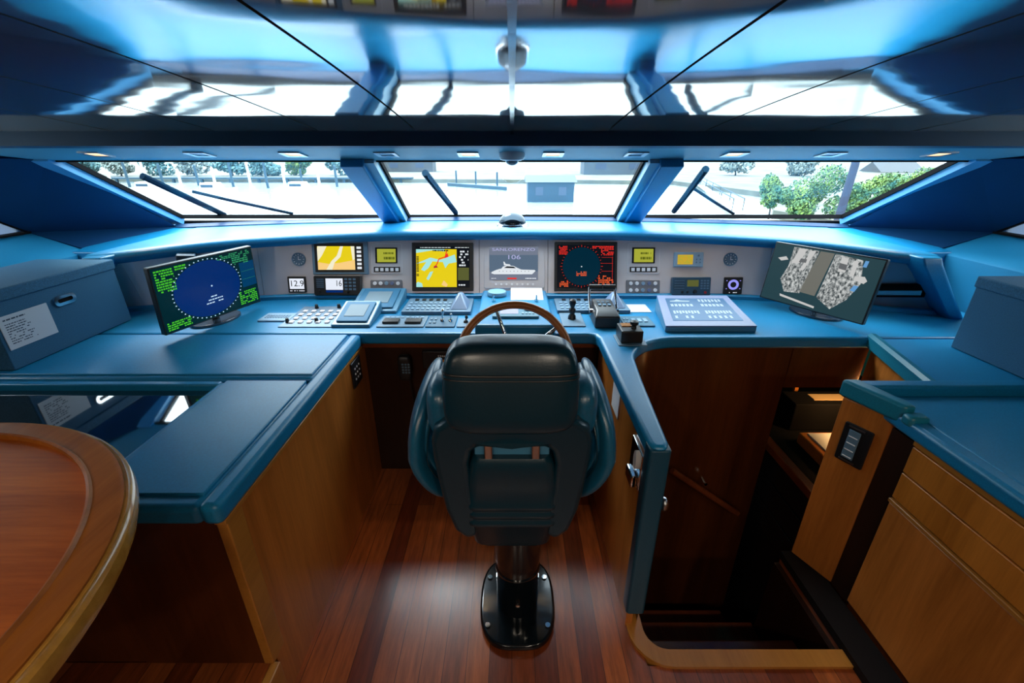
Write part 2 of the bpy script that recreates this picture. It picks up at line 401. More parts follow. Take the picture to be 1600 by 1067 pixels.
structure('wall_stairwell', bm, SHADOW_MAHOG, 'dark wooden walls of the stairwell under the floor', 'wall')
nose = [(.430, 1.10), (.460, 1.10)]
cx, cy, r = .53, 1.03, .07
inner = [(.460, 1.10)] + [(cx + r * math.cos(R(a)), cy + r * math.sin(R(a))) for a in range(180, 271, 15)] + [(1.12, .96)]
outer = [(1.12, .905)] + [(cx + .125 * math.cos(R(a)), cy + .125 * math.sin(R(a))) for a in range(270, 179, -15)] + [(.405, 1.10)]
bm = new(); prism(bm, inner + outer, -.03, .012)
structure('trim_12', bm, TRIM_W, 'wooden nosing round the top of the stairwell', 'trim')
bm = new(); bx(bm, 1.112, 1.216, -.6, 1.34, .001, .035); structure('trim_13', bm, simple('black kick board', (.006, .004, .004), .7, spec=.2), 'black kick board along the foot of the right cabinet', 'trim')
h = thing('handrail', 'dark red wooden handrail on the curved wall of the stairwell', 'handrail', (.8, 1.78, .08))
bm = new(); tube(bm, [PY(1050, 735, 1.73), PY(1100, 768, 1.73), PY(1152, 802, 1.73)], .016, 12); obj('rail', bm, RED_W, h)
bm = new(); p = PY(1103, 757, 1.745); cyl(bm, p, p + Vector((0, .045, 0)), .008); obj('bracket', bm, CHROME, h)

# lower desk seen through the opening below the console
d = thing('lower_desk', 'dark drawer desk with red wooden edge down in the stairwell opening', 'desk', (1.6, 1.9, -1.0))
bm = new(); bx(bm, 1.31, 2.3, 1.36, 2.9, -1.0, .17); obj('body', bm, BLACK, d)
bm = new(); prism(bm, rrect(1.0, 1.55, .05, 5, 1.80, 2.12), .17, .20); obj('desk_top', bm, RUBBER, d, bevel=.004)
bm = new(); bx(bm, 1.285, 1.33, 1.36, 2.9, .165, .208); obj('edge', bm, RED_W, d, bevel=.006)
for k in range(3):
    bm = new(); bx(bm, 1.300, 1.31, 1.40, 2.85, -.25 + k * .14, -.122 + k * .14); obj('drawer', bm, BLACK, d, bevel=.003)
b = thing('wooden_tray', 'orange lit wooden tray standing on the dark desk in the stairwell', 'tray', (1.62, 1.72, .2))
bm = new(); bx(bm, 1.44, 1.8, 1.62, 1.86, .20, .26); obj('body', bm, ORANGE_W, b, bevel=.006)
bm = new(); bx(bm, 1.47, 1.77, 1.70, 1.84, .26, .268); obj('paper_stack', bm, WHITE, b)
bm = new(); bx(bm, 1.46, 1.84, 1.96, 2.10, .20, .36); tag(obj('equipment_case', bm, RUBBER, bevel=.006), 'black equipment case behind the orange tray in the stairwell opening', 'case')
bm = new(); bx(bm, 1.58, 1.75, 2.00, 2.06, .3605, .364); tag(obj('name_card', bm, simple('tan card', (.5, .36, .2), .6)), 'small tan card lying on the black equipment case in the stairwell', 'card')
bm = new()
for k in range(3): bx(bm, 1.56, 1.90, 2.16 + k * .07, 2.18 + k * .07, .485, .5)
for x in (1.58, 1.73, 1.88): bx(bm, x - .01, x + .01, 2.14, 2.34, .475, .487)
for x in (1.58, 1.88): bx(bm, x - .01, x + .01, 2.15, 2.17, .2, .48)
tag(obj('wooden_rack', bm, ORANGE_W), 'small lit wooden lattice rack at the back of the stairwell opening', 'rack')
l = bpy.data.lights.new('lower deck lamp', 'POINT'); l.energy = 12; l.color = (1, .50, .16); l.shadow_soft_size = .05
lo = bpy.data.objects.new('lower_deck_lamp', l); COL.objects.link(lo); lo.location = (1.66, 1.74, .52)

# ------------------------------------------------------------------ helm console
def lerp(a, b, t): return a + (b - a) * t
def interp(x, tab):
    x = abs(x)
    for (x0, y0), (x1, y1) in zip(tab, tab[1:]):
        if x <= x1:
            t = max(0, (x - x0) / (x1 - x0)); return lerp(y0, y1, t)
    return tab[-1][1]
def smooth_tab(tab):
    xs = [i * .05 for i in range(50)]
    raw = [interp(x, tab) for x in xs]
    for _ in range(6): raw = [raw[0]] + [(raw[i - 1] + raw[i] * 2 + raw[i + 1]) / 4 for i in range(1, len(raw) - 1)] + [raw[-1]]
    return list(zip(xs, raw))
BASE_Y = smooth_tab([(0, 2.385), (1.15, 2.385), (1.5, 2.33), (2.0, 2.14), (2.45, 2.06)])
TOP_Y = smooth_tab([(0, 2.50), (.6, 2.495), (1.05, 2.46), (1.5, 2.36), (2.0, 2.05), (2.45, 1.98)])
TOP_Z = smooth_tab([(0, 1.112), (.6, 1.11), (1.05, 1.098), (1.5, 1.085), (2.0, 1.06), (2.45, 1.045)])
ZB = .815
def dash(x, s):
    return Vector((x, lerp(interp(x, BASE_Y), interp(x, TOP_Y), s), lerp(ZB, interp(x, TOP_Z), s)))
def dash_hit(u, v, off=0):
    d = ray(u, v); x = (u - 800) * .0035
    for _ in range(25):
        b, t = dash(x, 0), dash(x, 1); n = Vector((0, -(t.z - b.z), t.y - b.y)).normalized()
        k = (b + n * off - Vector((0, 0, EYE))).dot(n) / d.dot(n); x = .5 * x + .5 * d.x * k
    return Vector((0, 0, EYE)) + d * k
def dash_frame(u0, v0, u1, v1):
    um, vm = (u0 + u1) / 2, (v0 + v1) / 2
    a, b, t, w = dash_hit(u0, vm), dash_hit(u1, vm), dash_hit(um, v0), dash_hit(um, v1)
    return frame(dash_hit(um, vm), b - a, t - w), (b - a).length, (t - w).length
def top_frame(u0, v0, u1, v1, z=TOP, tilt=0):
    vm = (v0 + v1) / 2; n, f = PZ((u0 + u1) / 2, v1, z), PZ((u0 + u1) / 2, v0, z)
    a, b = PZ(u0, vm, z), PZ(u1, vm, z)
    return Matrix.Translation(Vector(((a.x + b.x) / 2, (n.y + f.y) / 2, z))), b.x - a.x, f.y - n.y

con = thing('helm_console', 'wide blue leather helm console with silver instrument panel and curved right wing', 'console', (0, 2.1, 0))
arc = [(.485 + .25 - .25 * math.cos(R(a)), 1.55 + .25 * math.sin(R(a))) for a in range(0, 91, 9)]
outline = [(-2.32, 1.845), (.345, 1.845), (.375, 1.835), (.385, 1.80), (.385, 1.035), (.395, 1.008), (.43, 1.008), (.443, 1.035), (.47, 1.4)] + arc + [(1.59, 1.80), (2.32, 1.80), (2.32, 2.36), (1.6, 2.42), (-1.6, 2.42), (-2.32, 2.36)]
bm = new(); prism(bm, outline, TOP - .055, TOP)
obj('leather_top', bm, LEATHER, con, bevel=.014, seg=4)
# divider end wrapped in leather
bm = new(); prism(bm, rrect(.062, .055, .012, 4, .414, 1.031), .124, TOP - .010); obj('end_post', bm, simple('deep blue leather', (.004, .055, .10), .34, noise=.1, nscale=240), con, bevel=.004)
bm = new(); bx(bm, .402, .425, 1.05, 1.86, 0, TOP - .053); obj('divider_panel', bm, CHERRY, con)
bm = new()
pts = [(.43, 1.06), (.458, 1.4)] + [(x - .012 if i < 5 else x, y + .0) for i, (x, y) in enumerate(arc)] 
inn = [(.447, 1.06), (.462, 1.4)] + [(.468 + .26 - .25 * math.cos(R(a)), 1.56 + .25 * math.sin(R(a))) for a in range(0, 91, 9)] + [(1.262, 1.81)]
loft(bm, [[(x, y, -1.0), (x, y, TOP - .053)] for x, y in inn], closed=False)
obj('stairwell_panel', bm, MAHOG, con)
bm = new(); bx(bm, 1.2625, 1.60, 1.806, 1.835, .545, TOP - .053); obj('lintel_panel', bm, MAHOG, con)
bm = new(); bx(bm, -.70, .40, 1.90, 1.92, 0, TOP - .05); obj('front_panel', bm, SHADOW_MAHOG, con)
bm = new(); bx(bm, -.70, .40, 1.875, 1.915, TOP - .085, TOP - .052); obj('wood_rail', bm, RED_W, con, bevel=.004)
# fiddle strip at the foot of the panel
bm = new(); n = 60
rings = []
for i in range(n + 1):
    x = -2.2 + 4.4 * i / n; y = interp(x, BASE_Y)
    rings.append([(x, y - .028, TOP - .01), (x, y - .026, TOP + .018), (x, y - .018, TOP + .024), (x, y + .02, TOP + .024), (x, y + .02, TOP - .01)])
loft(bm, rings); obj('fiddle_strip', bm, LEATHER, con)
# silver panel in segments
cuts = [dash_hit(u, 430).x for u in (408, 749, 856, 1200)]
edges = [-1.9] + cuts + [1.70]
for a, b in zip(edges, edges[1:]):
    bm = new(); rings = []; k = max(2, int((b - a) / .06))
    for i in range(k + 1):
        x = lerp(a + .0015, b - .0015, i / k); p, q = dash(x, 0), dash(x, 1)
        o = Vector((0, .012, 0)); rings.append([p - Vector((0, 0, .01)), q + Vector((0, 0, .01)), q + o + Vector((0, 0, .01)), p + o - Vector((0, 0, .01))])
    loft(bm, rings); obj('instrument_panel', bm, SILVER, con, label=None)
bm = new(); rings = []
for i in range(80):
    x = -1.9 + 3.8 * i / 79; p, q = dash(x, 0), dash(x, 1); o = Vector((0, .03, 0)); o2 = Vector((0, .016, 0))
    rings.append([p + o2, q + o2, q + o, p + o])
loft(bm, rings); obj('panel_backing', bm, RUBBER, con)
# right end: recessed dark slot framed in leather
bm = new(); rings = []
for x, xt in ((1.70, 1.70), (1.85, 1.78), (2.0, 1.86), (2.15, 1.93)):
    p, q = dash(x, 0), dash(xt, 1); o = Vector((0, .01, 0)); rings.append([p, q, q + o, p + o])
loft(bm, rings); obj('end_panel', bm, simple('grey end panel', (.16, .19, .24), .25, metal=.3), con)
bm = new(); rings = []
for x, xt in ((-2.16, -1.94), (-2.0, -1.92), (-1.9, -1.9)):
    p, q = dash(x, 0), dash(xt, 1); o = Vector((0, .01, 0)); rings.append([p, q, q + o, p + o])
loft(bm, rings); obj('instrument_panel', bm, SILVER, con)
MS, ws, hs = dash_frame(1362, 444, 1446, 463)
bm = new(); box(bm, MS @ Vector((0, 0, .0)), (.001, .001, .001)); bm.clear(); box(bm, (0, 0, .002), (ws, hs, .012), M=MS); obj('slot', bm, RUBBER, con)
bm = new(); box(bm, (-.01, -hs * .12, .009), (ws * .92, hs * .35, .006), M=MS); obj('slot_tray', bm, STEEL, con)
for sx in (-1, 1):
    bm = new()
    loft(bm, [[(sx * a, y + .02, z), (sx * (a + .008), y - .012, z), (sx * (b - .02), y - .016, z), (sx * b, y, z), (sx * (b + .004), y + .25, z), (sx * a, y + .25, z)] for a, b, y, z in ((2.145, 2.235, 2.05, TOP - .01), (2.02, 2.115, 2.035, .93), (1.895, 2.00, 2.02, 1.07), (1.885, 1.99, 2.03, 1.105))])
    obj('end_frame', bm, LEATHER, con, bevel=.006)
    bm = new(); loft(bm, [[(sx * x0, y, z - .05), (sx * x0, y, z), (sx * 2.36, y, z), (sx * 2.36, y, z - .05)] for x0, y, z in ((2.0, 2.36, 1.062), (1.95, 2.6, 1.09), (1.95, 3.0, 1.125))]); obj('dash_end', bm, LEATHER, con, bevel=.008)
# brow roll and dash top up to the windscreen sill
bm = new(); rings = []
for i in range(97):
    x = -1.99 + 3.98 * i / 96; yt, zt = interp(x, TOP_Y), interp(x, TOP_Z); yf = yt - .035
    ys = 2.945 - .03 * (x / 2.2) ** 2; zs = 1.152 - .045 * (x / 2.2) ** 2
    rings.append([(x, ys, zs - .08), (x, yt + .05, zt - .03), (x, yt + .02, zt - .002), (x, yf + .012, zt - .006), (x, yf + .002, zt + .002), (x, yf - .004, zt + .016), (x, yf - .002, zt + .032),
                  (x, yf + .010, zt + .044), (x, yf + .03, zt + .050), (x, yf + .07, zt + .051), (x, lerp(yf + .07, ys, .5), lerp(zt + .051, zs, .5)), (x, ys, zs)])
loft(bm, rings); obj('brow', bm, LEATHER, con)
bm = new(); rings = []
for i in range(41):
    x = -2.15 + 4.3 * i / 40; ys = 2.945 - .03 * (x / 2.2) ** 2; zs = 1.152 - .045 * (x / 2.2) ** 2
    rings.append([(x, ys - .07, zs - .004), (x, ys - .07, zs + .006), (x, ys - .02, zs + .02), (x, ys, zs)])
loft(bm, rings); obj('sill', bm, LINING, con)
# centre pod behind the wheel
bm = new()
loft(bm, [[(-.163, 1.80, z0), (.190, 1.80, z0), (.190, 2.38, z1), (-.163, 2.38, z1)] for z0, z1 in ((.70, .70), (.858, .845))])
pod = obj('pod', bm, LEATHER, con, bevel=.012)
# trim plates on the divider
bm = new(); p = PX(963, 585, .40); bx(bm, .398, .402, 1.42, 1.53, .62, .75); obj('switch_plate', bm, WHITE_PLASTIC, con, bevel=.002)
la = thing('door_latch', 'chrome latch on the wooden divider right of the chair', 'latch', (.40, 1.13, .6))
bm = new(); bx(bm, .392, .402, 1.085, 1.20, .575, .71); obj('plate', bm, CHROME, la, bevel=.003)
bm = new(); bx(bm, .372, .392, 1.10, 1.17, .575, .62); obj('bolt', bm, CHROME, la, bevel=.006)
bm = new(); M = frame((.384, 1.115, .675), (0, 1, 0), (0, 0, 1)); prism(bm, [(.016 * math.cos(R(a)), .034 * math.sin(R(a))) for a in range(0, 360, 20)], -.004, .008); bm.transform(M); obj('thumb_turn', bm, WHITE_PLASTIC, la)
bm = new(); cyl(bm, (.44, 1.06, .55), (.467, 1.06, .55), .009); super_ellipsoid(bm, (.470, 1.06, .55), (.013, .02, .024), 1, 1, 16, 10); obj('door_knob', bm, STEEL, con, label='small steel knob')

# ------------------------------------------------------------------ left counter, dark glass chart table
lc = thing('left_counter', 'L-shaped cabinet left of the helm with padded blue leather top', 'cabinet', (-1.4, 1.5, 0))
bm = new(); bx(bm, -.712, -.692, .83, 1.895, 0, TOP - .07); obj('side_panel', bm, CHERRY, lc)
bm = new(); bx(bm, -.716, -.688, .808, .87, .19, TOP - .07); obj('corner_stile', bm, TRIM_W, lc, bevel=.003)
bm = new(); bx(bm, -1.06, -.716, .812, .83, .188, TOP - .07); obj('end_panel', bm, MAHOG, lc)
bm = new(); bx(bm, -.714, -.684, .80, 1.84, TOP - .072, TOP - .058); obj('top_trim', bm, TRIM_W, lc, bevel=.003)
bm = new(); bx(bm, -1.05, -.728, .785, 1.40, TOP - .06, TOP - .004); obj('aft_pad', bm, LEATHER, lc, bevel=.016, seg=4)
bm = new(); bx(bm, -1.02, -.735, .825, 1.398, TOP - .01, TOP + .002); obj('aft_pad_inset', bm, LEATHER, lc, bevel=.004)
bm = new(); bx(bm, -2.32, -.728, 1.424, 1.84, TOP - .06, TOP - .004); obj('forward_pad', bm, LEATHER, lc, bevel=.014, seg=4)
bm = new(); bx(bm, -2.3, -.735, 1.445, 1.83, TOP - .01, TOP + .002); obj('forward_pad_inset', bm, LEATHER, lc, bevel=.004)
bm = new(); bx(bm, -.730, -.68, .785, 1.84, TOP - .06, TOP); obj('edge_roll', bm, LEATHER, lc, bevel=.016, seg=4)
bm = new(); bx(bm, -2.32, -1.05, 1.39, 1.418, TOP - .06, TOP - .012); obj('cross_rail', bm, LEATHER, lc, bevel=.006)
bm = new(); bx(bm, -2.3, -1.06, .816, .85, .187, .735); bx(bm, -2.3, -1.06, .85, 1.83, .70, .735); obj('carcass', bm, MAHOG, lc)
bm = new(); bx(bm, -2.32, -1.052, .80, 1.388, .740, .764)
tag(obj('glass_chart_table', bm, DARK_GLASS), 'glossy black glass chart table top sunk beside the left counter, mirroring the box', 'table top')
o_ = thing('wall_outlet', 'black outlet plate with small holes near the top of the left cabinet side', 'outlet', (-.69, 1.74, .66))
bm = new(); bx(bm, -.692, -.684, 1.69, 1.80, .60, .72); obj('plate', bm, BLACK, o_, bevel=.003)
bm = new()
for yy in (1.72, 1.745, 1.77):
    for zz in (.635, .66, .685): cyl(bm, (-.685, yy, zz), (-.682, yy, zz), .005, n=10)
obj('socket_holes', bm, WHITE_PLASTIC, o_)

# ------------------------------------------------------------------ round table
tz, tcx, tcy, tr = .95, -1.232, .30, .622
tb = thing('round_table', 'round mahogany table with raised border in the left foreground', 'table', (tcx, tcy, .185))
bm = new(); lathe(bm, [(.50, tz - .016), (.556, tz - .016), (.556, tz - .009), (.2, tz - .009), (.001, tz - .009)], (tcx, tcy, 0), 96); obj('inlaid_top', bm, TABLE_W, tb)
bm = new(); prof = [(.553, tz - .02), (.553, tz + .002), (.558, tz + .005), (.562, tz), (.60, tz), (.608, tz - .002), (.608, tz - .02)]
rings = [[Vector((tcx + r * math.cos(t), tcy + r * math.sin(t), z)) for r, z in prof] for t in (2 * math.pi * i / 128 for i in range(129))]
loft(bm, rings, False); bmesh.ops.remove_doubles(bm, verts=bm.verts, dist=1e-5); obj('border', bm, TABLE_RIM, tb)
bm = new(); prof = [(.50, tz - .06), (.50, tz - .022), (.606, tz - .022), (.606, tz - .006), (.614, tz - .006), (.616, tz - .012), (.622, tz - .016), (.624, tz - .03), (.618, tz - .05), (.60, tz - .06)]
rings = [[Vector((tcx + r * math.cos(t), tcy + r * math.sin(t), z)) for r, z in prof] for t in (2 * math.pi * i / 128 for i in range(129))]
loft(bm, rings, False); bmesh.ops.remove_doubles(bm, verts=bm.verts, dist=1e-5); obj('edge_band', bm, TABLE_EDGE, tb)
bm = new(); lathe(bm, [(.50, tz - .058), (.5, tz - .03), (.001, tz - .03)], (tcx, tcy, 0), 64); obj('underside', bm, MAHOG, tb)
bm = new(); lathe(bm, [(.20, .186), (.20, .2), (.06, .22), (.05, .3), (.05, .85), (.12, tz - .06), (.12, tz - .05)], (tcx, tcy, 0), 40); obj('pedestal', bm, STEEL, tb)

# ------------------------------------------------------------------ right cabinet and post
rc = thing('right_cabinet', 'wooden drawer cabinet with blue leather top on the right side', 'cabinet', (1.8, .5, 0))
bm = new(); bx(bm, 1.225, 2.32, -.6, 1.105, .0, TOP - .07); obj('body', bm, MAHOG, rc)
bm = new(); bx(bm, 1.212, 1.226, -.6, 1.105, .738, .755); obj('top_trim', bm, TRIM_W, rc)
for z0, z1 in ((.640, .733), (.541, .636)):
    bm = new(); bx(bm, 1.212, 1.226, -.6, 1.103, z0, z1); obj('drawer_front', bm, CHERRY_H, rc, bevel=.003)
bm = new(); bx(bm, 1.206, 1.226, -.6, 1.105, .522, .536); obj('pull_rail', bm, TRIM_W, rc, bevel=.003)
bm = new(); bx(bm, 1.212, 1.226, -.6, 1.103, .06, .518); obj('door', bm, CHERRY, rc, bevel=.003)
bm = new(); bx(bm, 1.205, 2.32, -.62, 1.295, TOP - .05, TOP); obj('leather_top', bm, LEATHER, rc, bevel=.014, seg=4)
bm = new(); bx(bm, 1.25, 2.32, -.6, 1.28, TOP - .006, TOP + .003); obj('top_inset', bm, LEATHER, rc, bevel=.004)
bm = new(); bx(bm, 1.17, 2.32, 1.298, 1.345, TOP - .05, TOP + .032); obj('coaming', bm, LEATHER, rc, bevel=.010, seg=4)
po = thing('corner_post', 'wooden post with teal leather cap and switch panel at the top of the stairs', 'post', (1.25, 1.27, 0))
foot = [(1.150, 1.335), (1.218, 1.195), (1.30, 1.195), (1.30, 1.335)]
bm = new(); prism(bm, foot, .036, TOP - .03); obj('shaft', bm, CHERRY, po, bevel=.004)
bm = new(); bx(bm, 1.222, 1.30, 1.108, 1.194, .036, TOP - .06); obj('shade_strip', bm, SHADOW_MAHOG, po)  # added dark box, stands in for the shaded face beside the post
cap = [(1.138, 1.350), (1.208, 1.165), (1.245, 1.165), (1.245, 1.2), (1.195, 1.35)]
bm = new(); prism(bm, cap, TOP - .028, TOP + .034); obj('leather_cap', bm, LEATHER_SIDE, po, bevel=.010, seg=4)
bm = new(); bx(bm, 1.20, 1.262, 1.125, 1.165, TOP - .02, TOP + .018); obj('joint_cover', bm, LEATHER_SIDE, po, bevel=.012)
sw = thing('light_switch', 'dark grey switch panel on the wooden post by the stairs', 'switch', frame((1.184, 1.263, .62), Vector((1.218, 1.195, 0)) - Vector((1.150, 1.335, 0)), (0, 0, 1)))
bm = new(); prism(bm, rrect(.088, .15, .006), 0, .008); obj('plate', bm, BLACK, sw, world=False, bevel=.002)
bm = new(); bx(bm, -.024, .012, -.055, .055, .008, .013); obj('switch_block', bm, GREY, sw, world=False, bevel=.002)
for k in range(4): bm = new(); bx(bm, -.02, .008, -.048 + k * .026, -.045 + k * .026, .013, .0145); obj('switch_line', bm, WHITE_PLASTIC, sw, world=False)
for yy in (-.066, .066): bm = new(); bx(bm, -.03, .02, yy - .003, yy + .003, .008, .0105); obj('end_clip', bm, STEEL, sw, world=False)
# forward right counter below the box
rf = thing('right_counter', 'blue leather side counter under the right hand storage box', 'counter', (1.95, 1.6, 0))
bm = new(); prism(bm, [(1.60, 1.795), (1.475, 1.352), (2.32, 1.352), (2.32, 1.795)], TOP - .05, TOP - .004); obj('leather_top', bm, LEATHER, rf, bevel=.008)
bm = new(); loft(bm, [[(x, y, TOP - .05), (x - .022, y, TOP - .045), (x - .026, y, TOP + .004), (x - .012, y, TOP + .014), (x + .012, y, TOP + .010), (x + .018, y, TOP - .01)] for x, y in ((1.605, 1.815), (1.478, 1.352))]); obj('edge_roll', bm, LEATHER_SIDE, rf)
bm = new(); loft(bm, [[(x, y, .42), (x, y, TOP - .045), (x + .02, y, TOP - .045), (x + .02, y, .42)] for x, y in ((1.598, 1.79), (1.474, 1.352))]); obj('side_panel', bm, CHERRY, rf)

# ------------------------------------------------------------------ storage boxes
def storage_box(label, M, L, Dp, H, with_paper):
    b = thing('storage_box', label, 'box', M, 'storage boxes')
    # local x along the length, y depth (front face at y=0 facing -y), z up
    bm = new(); bx(bm, -L / 2, L / 2, 0, Dp, 0, H - .005); obj('body', bm, FABRIC, b, world=False, bevel=.004)
    bm = new(); bx(bm, -L / 2 - .006, L / 2 + .006, -.006, Dp + .006, H - .045, H); obj('lid', bm, FABRIC, b, world=False, bevel=.006)
    bm = new(); ring_o, ring_i = rrect(.095, .04, .0199, 8), rrect(.065, .016, .0079, 8); hz = H - .105
    fr = lambda pts, y: [(x, y, z + hz) for x, z in pts]
    loft(bm, [fr(ring_i, .0), fr(ring_i, -.007), fr(ring_o, -.007), fr(ring_o, .0)], cap=False); obj('handle_ring', bm, CHROME, b, world=False)
    bm = new(); quad(bm, fr(ring_i, -.002)); obj('handle_hole', bm, RUBBER, b, world=False)
    if with_paper:
        bm = new(); bx(bm, -L / 2 + .015, -L / 2 + .20, -.003, 0, .075, .20)
        p = obj('paper_label', bm, WHITE, b, world=False)
        bm = new()
        Mt = frame((0, -.0034, 0), (1, 0, 0), (0, 0, 1)); bt = new()
        for r_ in range(9):
            z = .165 - r_ * .009; dashes(bt, -L / 2 + .03, z, -L / 2 + random.uniform(.09, .13), z + .006, 1, 0, 0, .8, .006)
        dashes(bt, -L / 2 + .03, .18, -L / 2 + .11, .189, 1, 0, 0, .9, .008)
        bt.transform(Mt); obj('printed_lines', bt, INK, p, world=False); bm.free()
    return b
storage_box('blue linen storage box with paper label on the left counter', frame((-1.85, 1.745, TOP + .003), (0, 1, 0), (-1, 0, 0)), .55, .34, .295, True)
storage_box('blue linen storage box without a label on the right counter', frame((1.85, 1.43, TOP - .003), (0, -1, 0), (1, 0, 0)), .55, .34, .305, False)

# ------------------------------------------------------------------ helm chair
ch = thing('helm_chair', 'dark teal leather helm chair seen from behind on a black pedestal', 'chair', (.02, 1.14, 0))
bm = new(); prism(bm, [(.02 + .062 * 2.2 * sq(math.cos(R(a)), .62), 1.135 + .178 * sq(math.sin(R(a)), .75)) for a in range(0, 360, 6)], 0.001, .028); obj('base_plate', bm, GLOSS_BLACK, ch, bevel=.01, seg=4)
for sx in (-1, 1):
    for yy in (1.03, 1.22): bm = new(); cyl(bm, (.02 + sx * .105, yy, .026), (.02 + sx * .105, yy, .034), .009, n=12); obj('base_bolt', bm, CHROME, ch)
bm = new(); lathe(bm, [(.074, .024), (.076, .06), (.076, .2), (.079, .205), (.079, .215), (.075, .22), (.075, .24), (.079, .245), (.079, .255), (.082, .27), (.082, .5)], (.02, 1.13, 0), 40); obj('column', bm, GLOSS_BLACK, ch)
bm = new(); lathe(bm, [(.0085, 0), (.0085, .006), (.004, .008)], (0, 0, 0), 12); bm.transform(frame((.02, 1.053, .10), (1, 0, 0), (0, 0, 1))); obj('column_bolt', bm, CHROME, ch)
# slide housing under the seat
def ring_rr(z, hw, y0, y1, r=.03): return [(x, y, z) for x, y in rrect(hw * 2, y1 - y0, r, 5, 0.0, (y0 + y1) / 2)]
bm = new()
lv = [(.485, .098, .96), (.50, .112, .95), (.575, .124, .942), (.580, .128, .938), (.592, .128, .938), (.597, .124, .942), (.605, .124, .942), (.610, .128, .938), (.622, .128, .938), (.627, .125, .942),
      (.635, .125, .942), (.64, .129, .937), (.652, .129, .937), (.657, .125, .94), (.72, .124, .938), (.79, .112, .936), (.81, .100, .945)]
loft(bm, [ring_rr(z, hw, y0, 1.25) for z, hw, y0 in lv]); obj('slide_housing', bm, CHAIR, ch, sharp=50)
bm = new(); bx(bm, -.10, .10, .965, .985, .80, .86); obj('hinge_plate', bm, MIDBLUE, ch, bevel=.004)
for sx in (-1, 1): bm = new(); bx(bm, sx * .062 - .011, sx * .062 + .011, .945, .965, .80, .86); obj('hinge_bracket', bm, STEEL, ch, bevel=.004)
# rear shell: inverted U
half = [(.0, .925), (.10, .922), (.170, .912), (.205, .885), (.218, .84), (.216, .78), (.205, .70), (.190, .61), (.165, .540), (.128, .515), (.100, .535), (.094, .60), (.108, .70), (.115, .79), (.106, .828), (.09, .845), (0, .850)]
outl = half + [(-x, z) for x, z in half[-2:0:-1]]
bm = new(); rings = []
for yy in (0, .03, .075):
    rings.append([(x, .935 + yy + .9 * x * x, z) for x, z in outl])
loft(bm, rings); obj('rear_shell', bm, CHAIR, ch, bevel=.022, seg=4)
# back cushion with seam
def back_fn(p):
    k = (p.z + .11) / .22
    return Vector((p.x * (1.0 + .02 * math.sin(k * 3) - .10 * max(0, k - .6)), p.y + .05 * k, p.z))
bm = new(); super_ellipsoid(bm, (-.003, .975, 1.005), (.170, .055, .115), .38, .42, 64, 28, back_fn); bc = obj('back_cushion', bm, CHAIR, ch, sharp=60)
bm = new()
def seam(z, r, grow=1.0):
    pts = []
    t = math.asin(max(-1, min(1, sq((z - 1.005) / .115, 1 / .38))))
    for j in range(80):
        p_ = 2 * math.pi * j / 80
        q = back_fn(Vector((.170 * sq(math.cos(t), .38) * sq(math.cos(p_), .42), .055 * sq(math.cos(t), .38) * sq(math.sin(p_), .42), z - 1.005)))
        pts.append(Vector((-.003, .975, 1.005)) + Vector((q.x * grow, q.y * grow, q.z)))
    tube(bm, pts, r, 8, True)
seam(1.048, .0035); seam(1.036, .0022, 1.002)
obj('piping', bm, BLACK, bc)
for s in (-1, 1):
    bm = new(); super_ellipsoid(bm, (s * .193, 1.09, .90), (.045, .09, .085), .7, .8, 32, 18); obj('side_bolster', bm, CHAIR_LIT, ch, sharp=80)
    def arm_fn(p, s=s):
        k = p.z / .21
        return Vector((p.x + s * (.012 - .045 * max(0, k) ** 2 - .085 * max(0, -k) ** 1.5), p.y * (1 - .28 * max(0, -k)) + .03 * k, p.z))
    bm = new(); super_ellipsoid(bm, (s * .266, 1.20, .735), (.036, .19, .205), .75, .85, 48, 26, arm_fn); ar = obj('armrest', bm, CHAIR_LIT, ch, sharp=80)
    bm = new(); super_ellipsoid(bm, (s * .236, 1.21, .76), (.022, .16, .165), .75, .85, 40, 22, arm_fn); obj('arm_cushion', bm, CHAIR_LIT, ar, sharp=80)
    bm = new(); pts = []
    for j in range(60):
        a = 2 * math.pi * j / 60; q = arm_fn(Vector((-s * .0335, .165 * math.cos(a), .178 * math.sin(a)))); pts.append(Vector((s * .266, 1.20, .735)) + q)
    tube(bm, pts, .002, 6, True); obj('piping', bm, CHAIR, ar)
bm = new(); super_ellipsoid(bm, (0, 1.26, .70), (.20, .22, .07), .5, .5, 40, 16); obj('seat_cushion', bm, CHAIR_LIT, ch, sharp=80)

# ------------------------------------------------------------------ steering wheel
wc = PY(804, 563, 1.63); tilt = R(25)
MW = frame(wc, (1, 0, 0), (0, math.sin(tilt), math.cos(tilt)))
sw_ = thing('steering_wheel', 'wooden rimmed steering wheel in front of the centre pod', 'steering wheel', MW)
bm = new(); RW = .228; tube(bm, [(RW * math.cos(2 * math.pi * i / 96), RW * math.sin(2 * math.pi * i / 96), 0) for i in range(96)], .0165, 16, True); obj('rim', bm, WHEEL_W, sw_, world=False, sharp=80)
for a in (110, 38, 254):
    bm = new(); cyl(bm, (.03 * math.cos(R(a)), .03 * math.sin(R(a)), -.03), (RW * math.cos(R(a)), RW * math.sin(R(a)), 0), .0075, .0075, 14); obj('spoke', bm, CHROME, sw_, world=False)
bm = new(); lathe(bm, [(.03, -.06), (.042, -.05), (.042, -.02), (.03, -.01), (.01, -.005)], n=28); obj('hub', bm, CHROME, sw_, world=False)
bm = new(); cyl(bm, (0, 0, -.17), (0, 0, -.05), .022); obj('shaft', bm, BLACK, sw_, world=False)
bm = new(); cyl(bm, PY(804, 533, 1.80), PY(804, 533, 1.775), .009, .011, 16)
tag(obj('tilt_knob', bm, BLACK), 'small black knob on the front of the centre pod', 'knob')

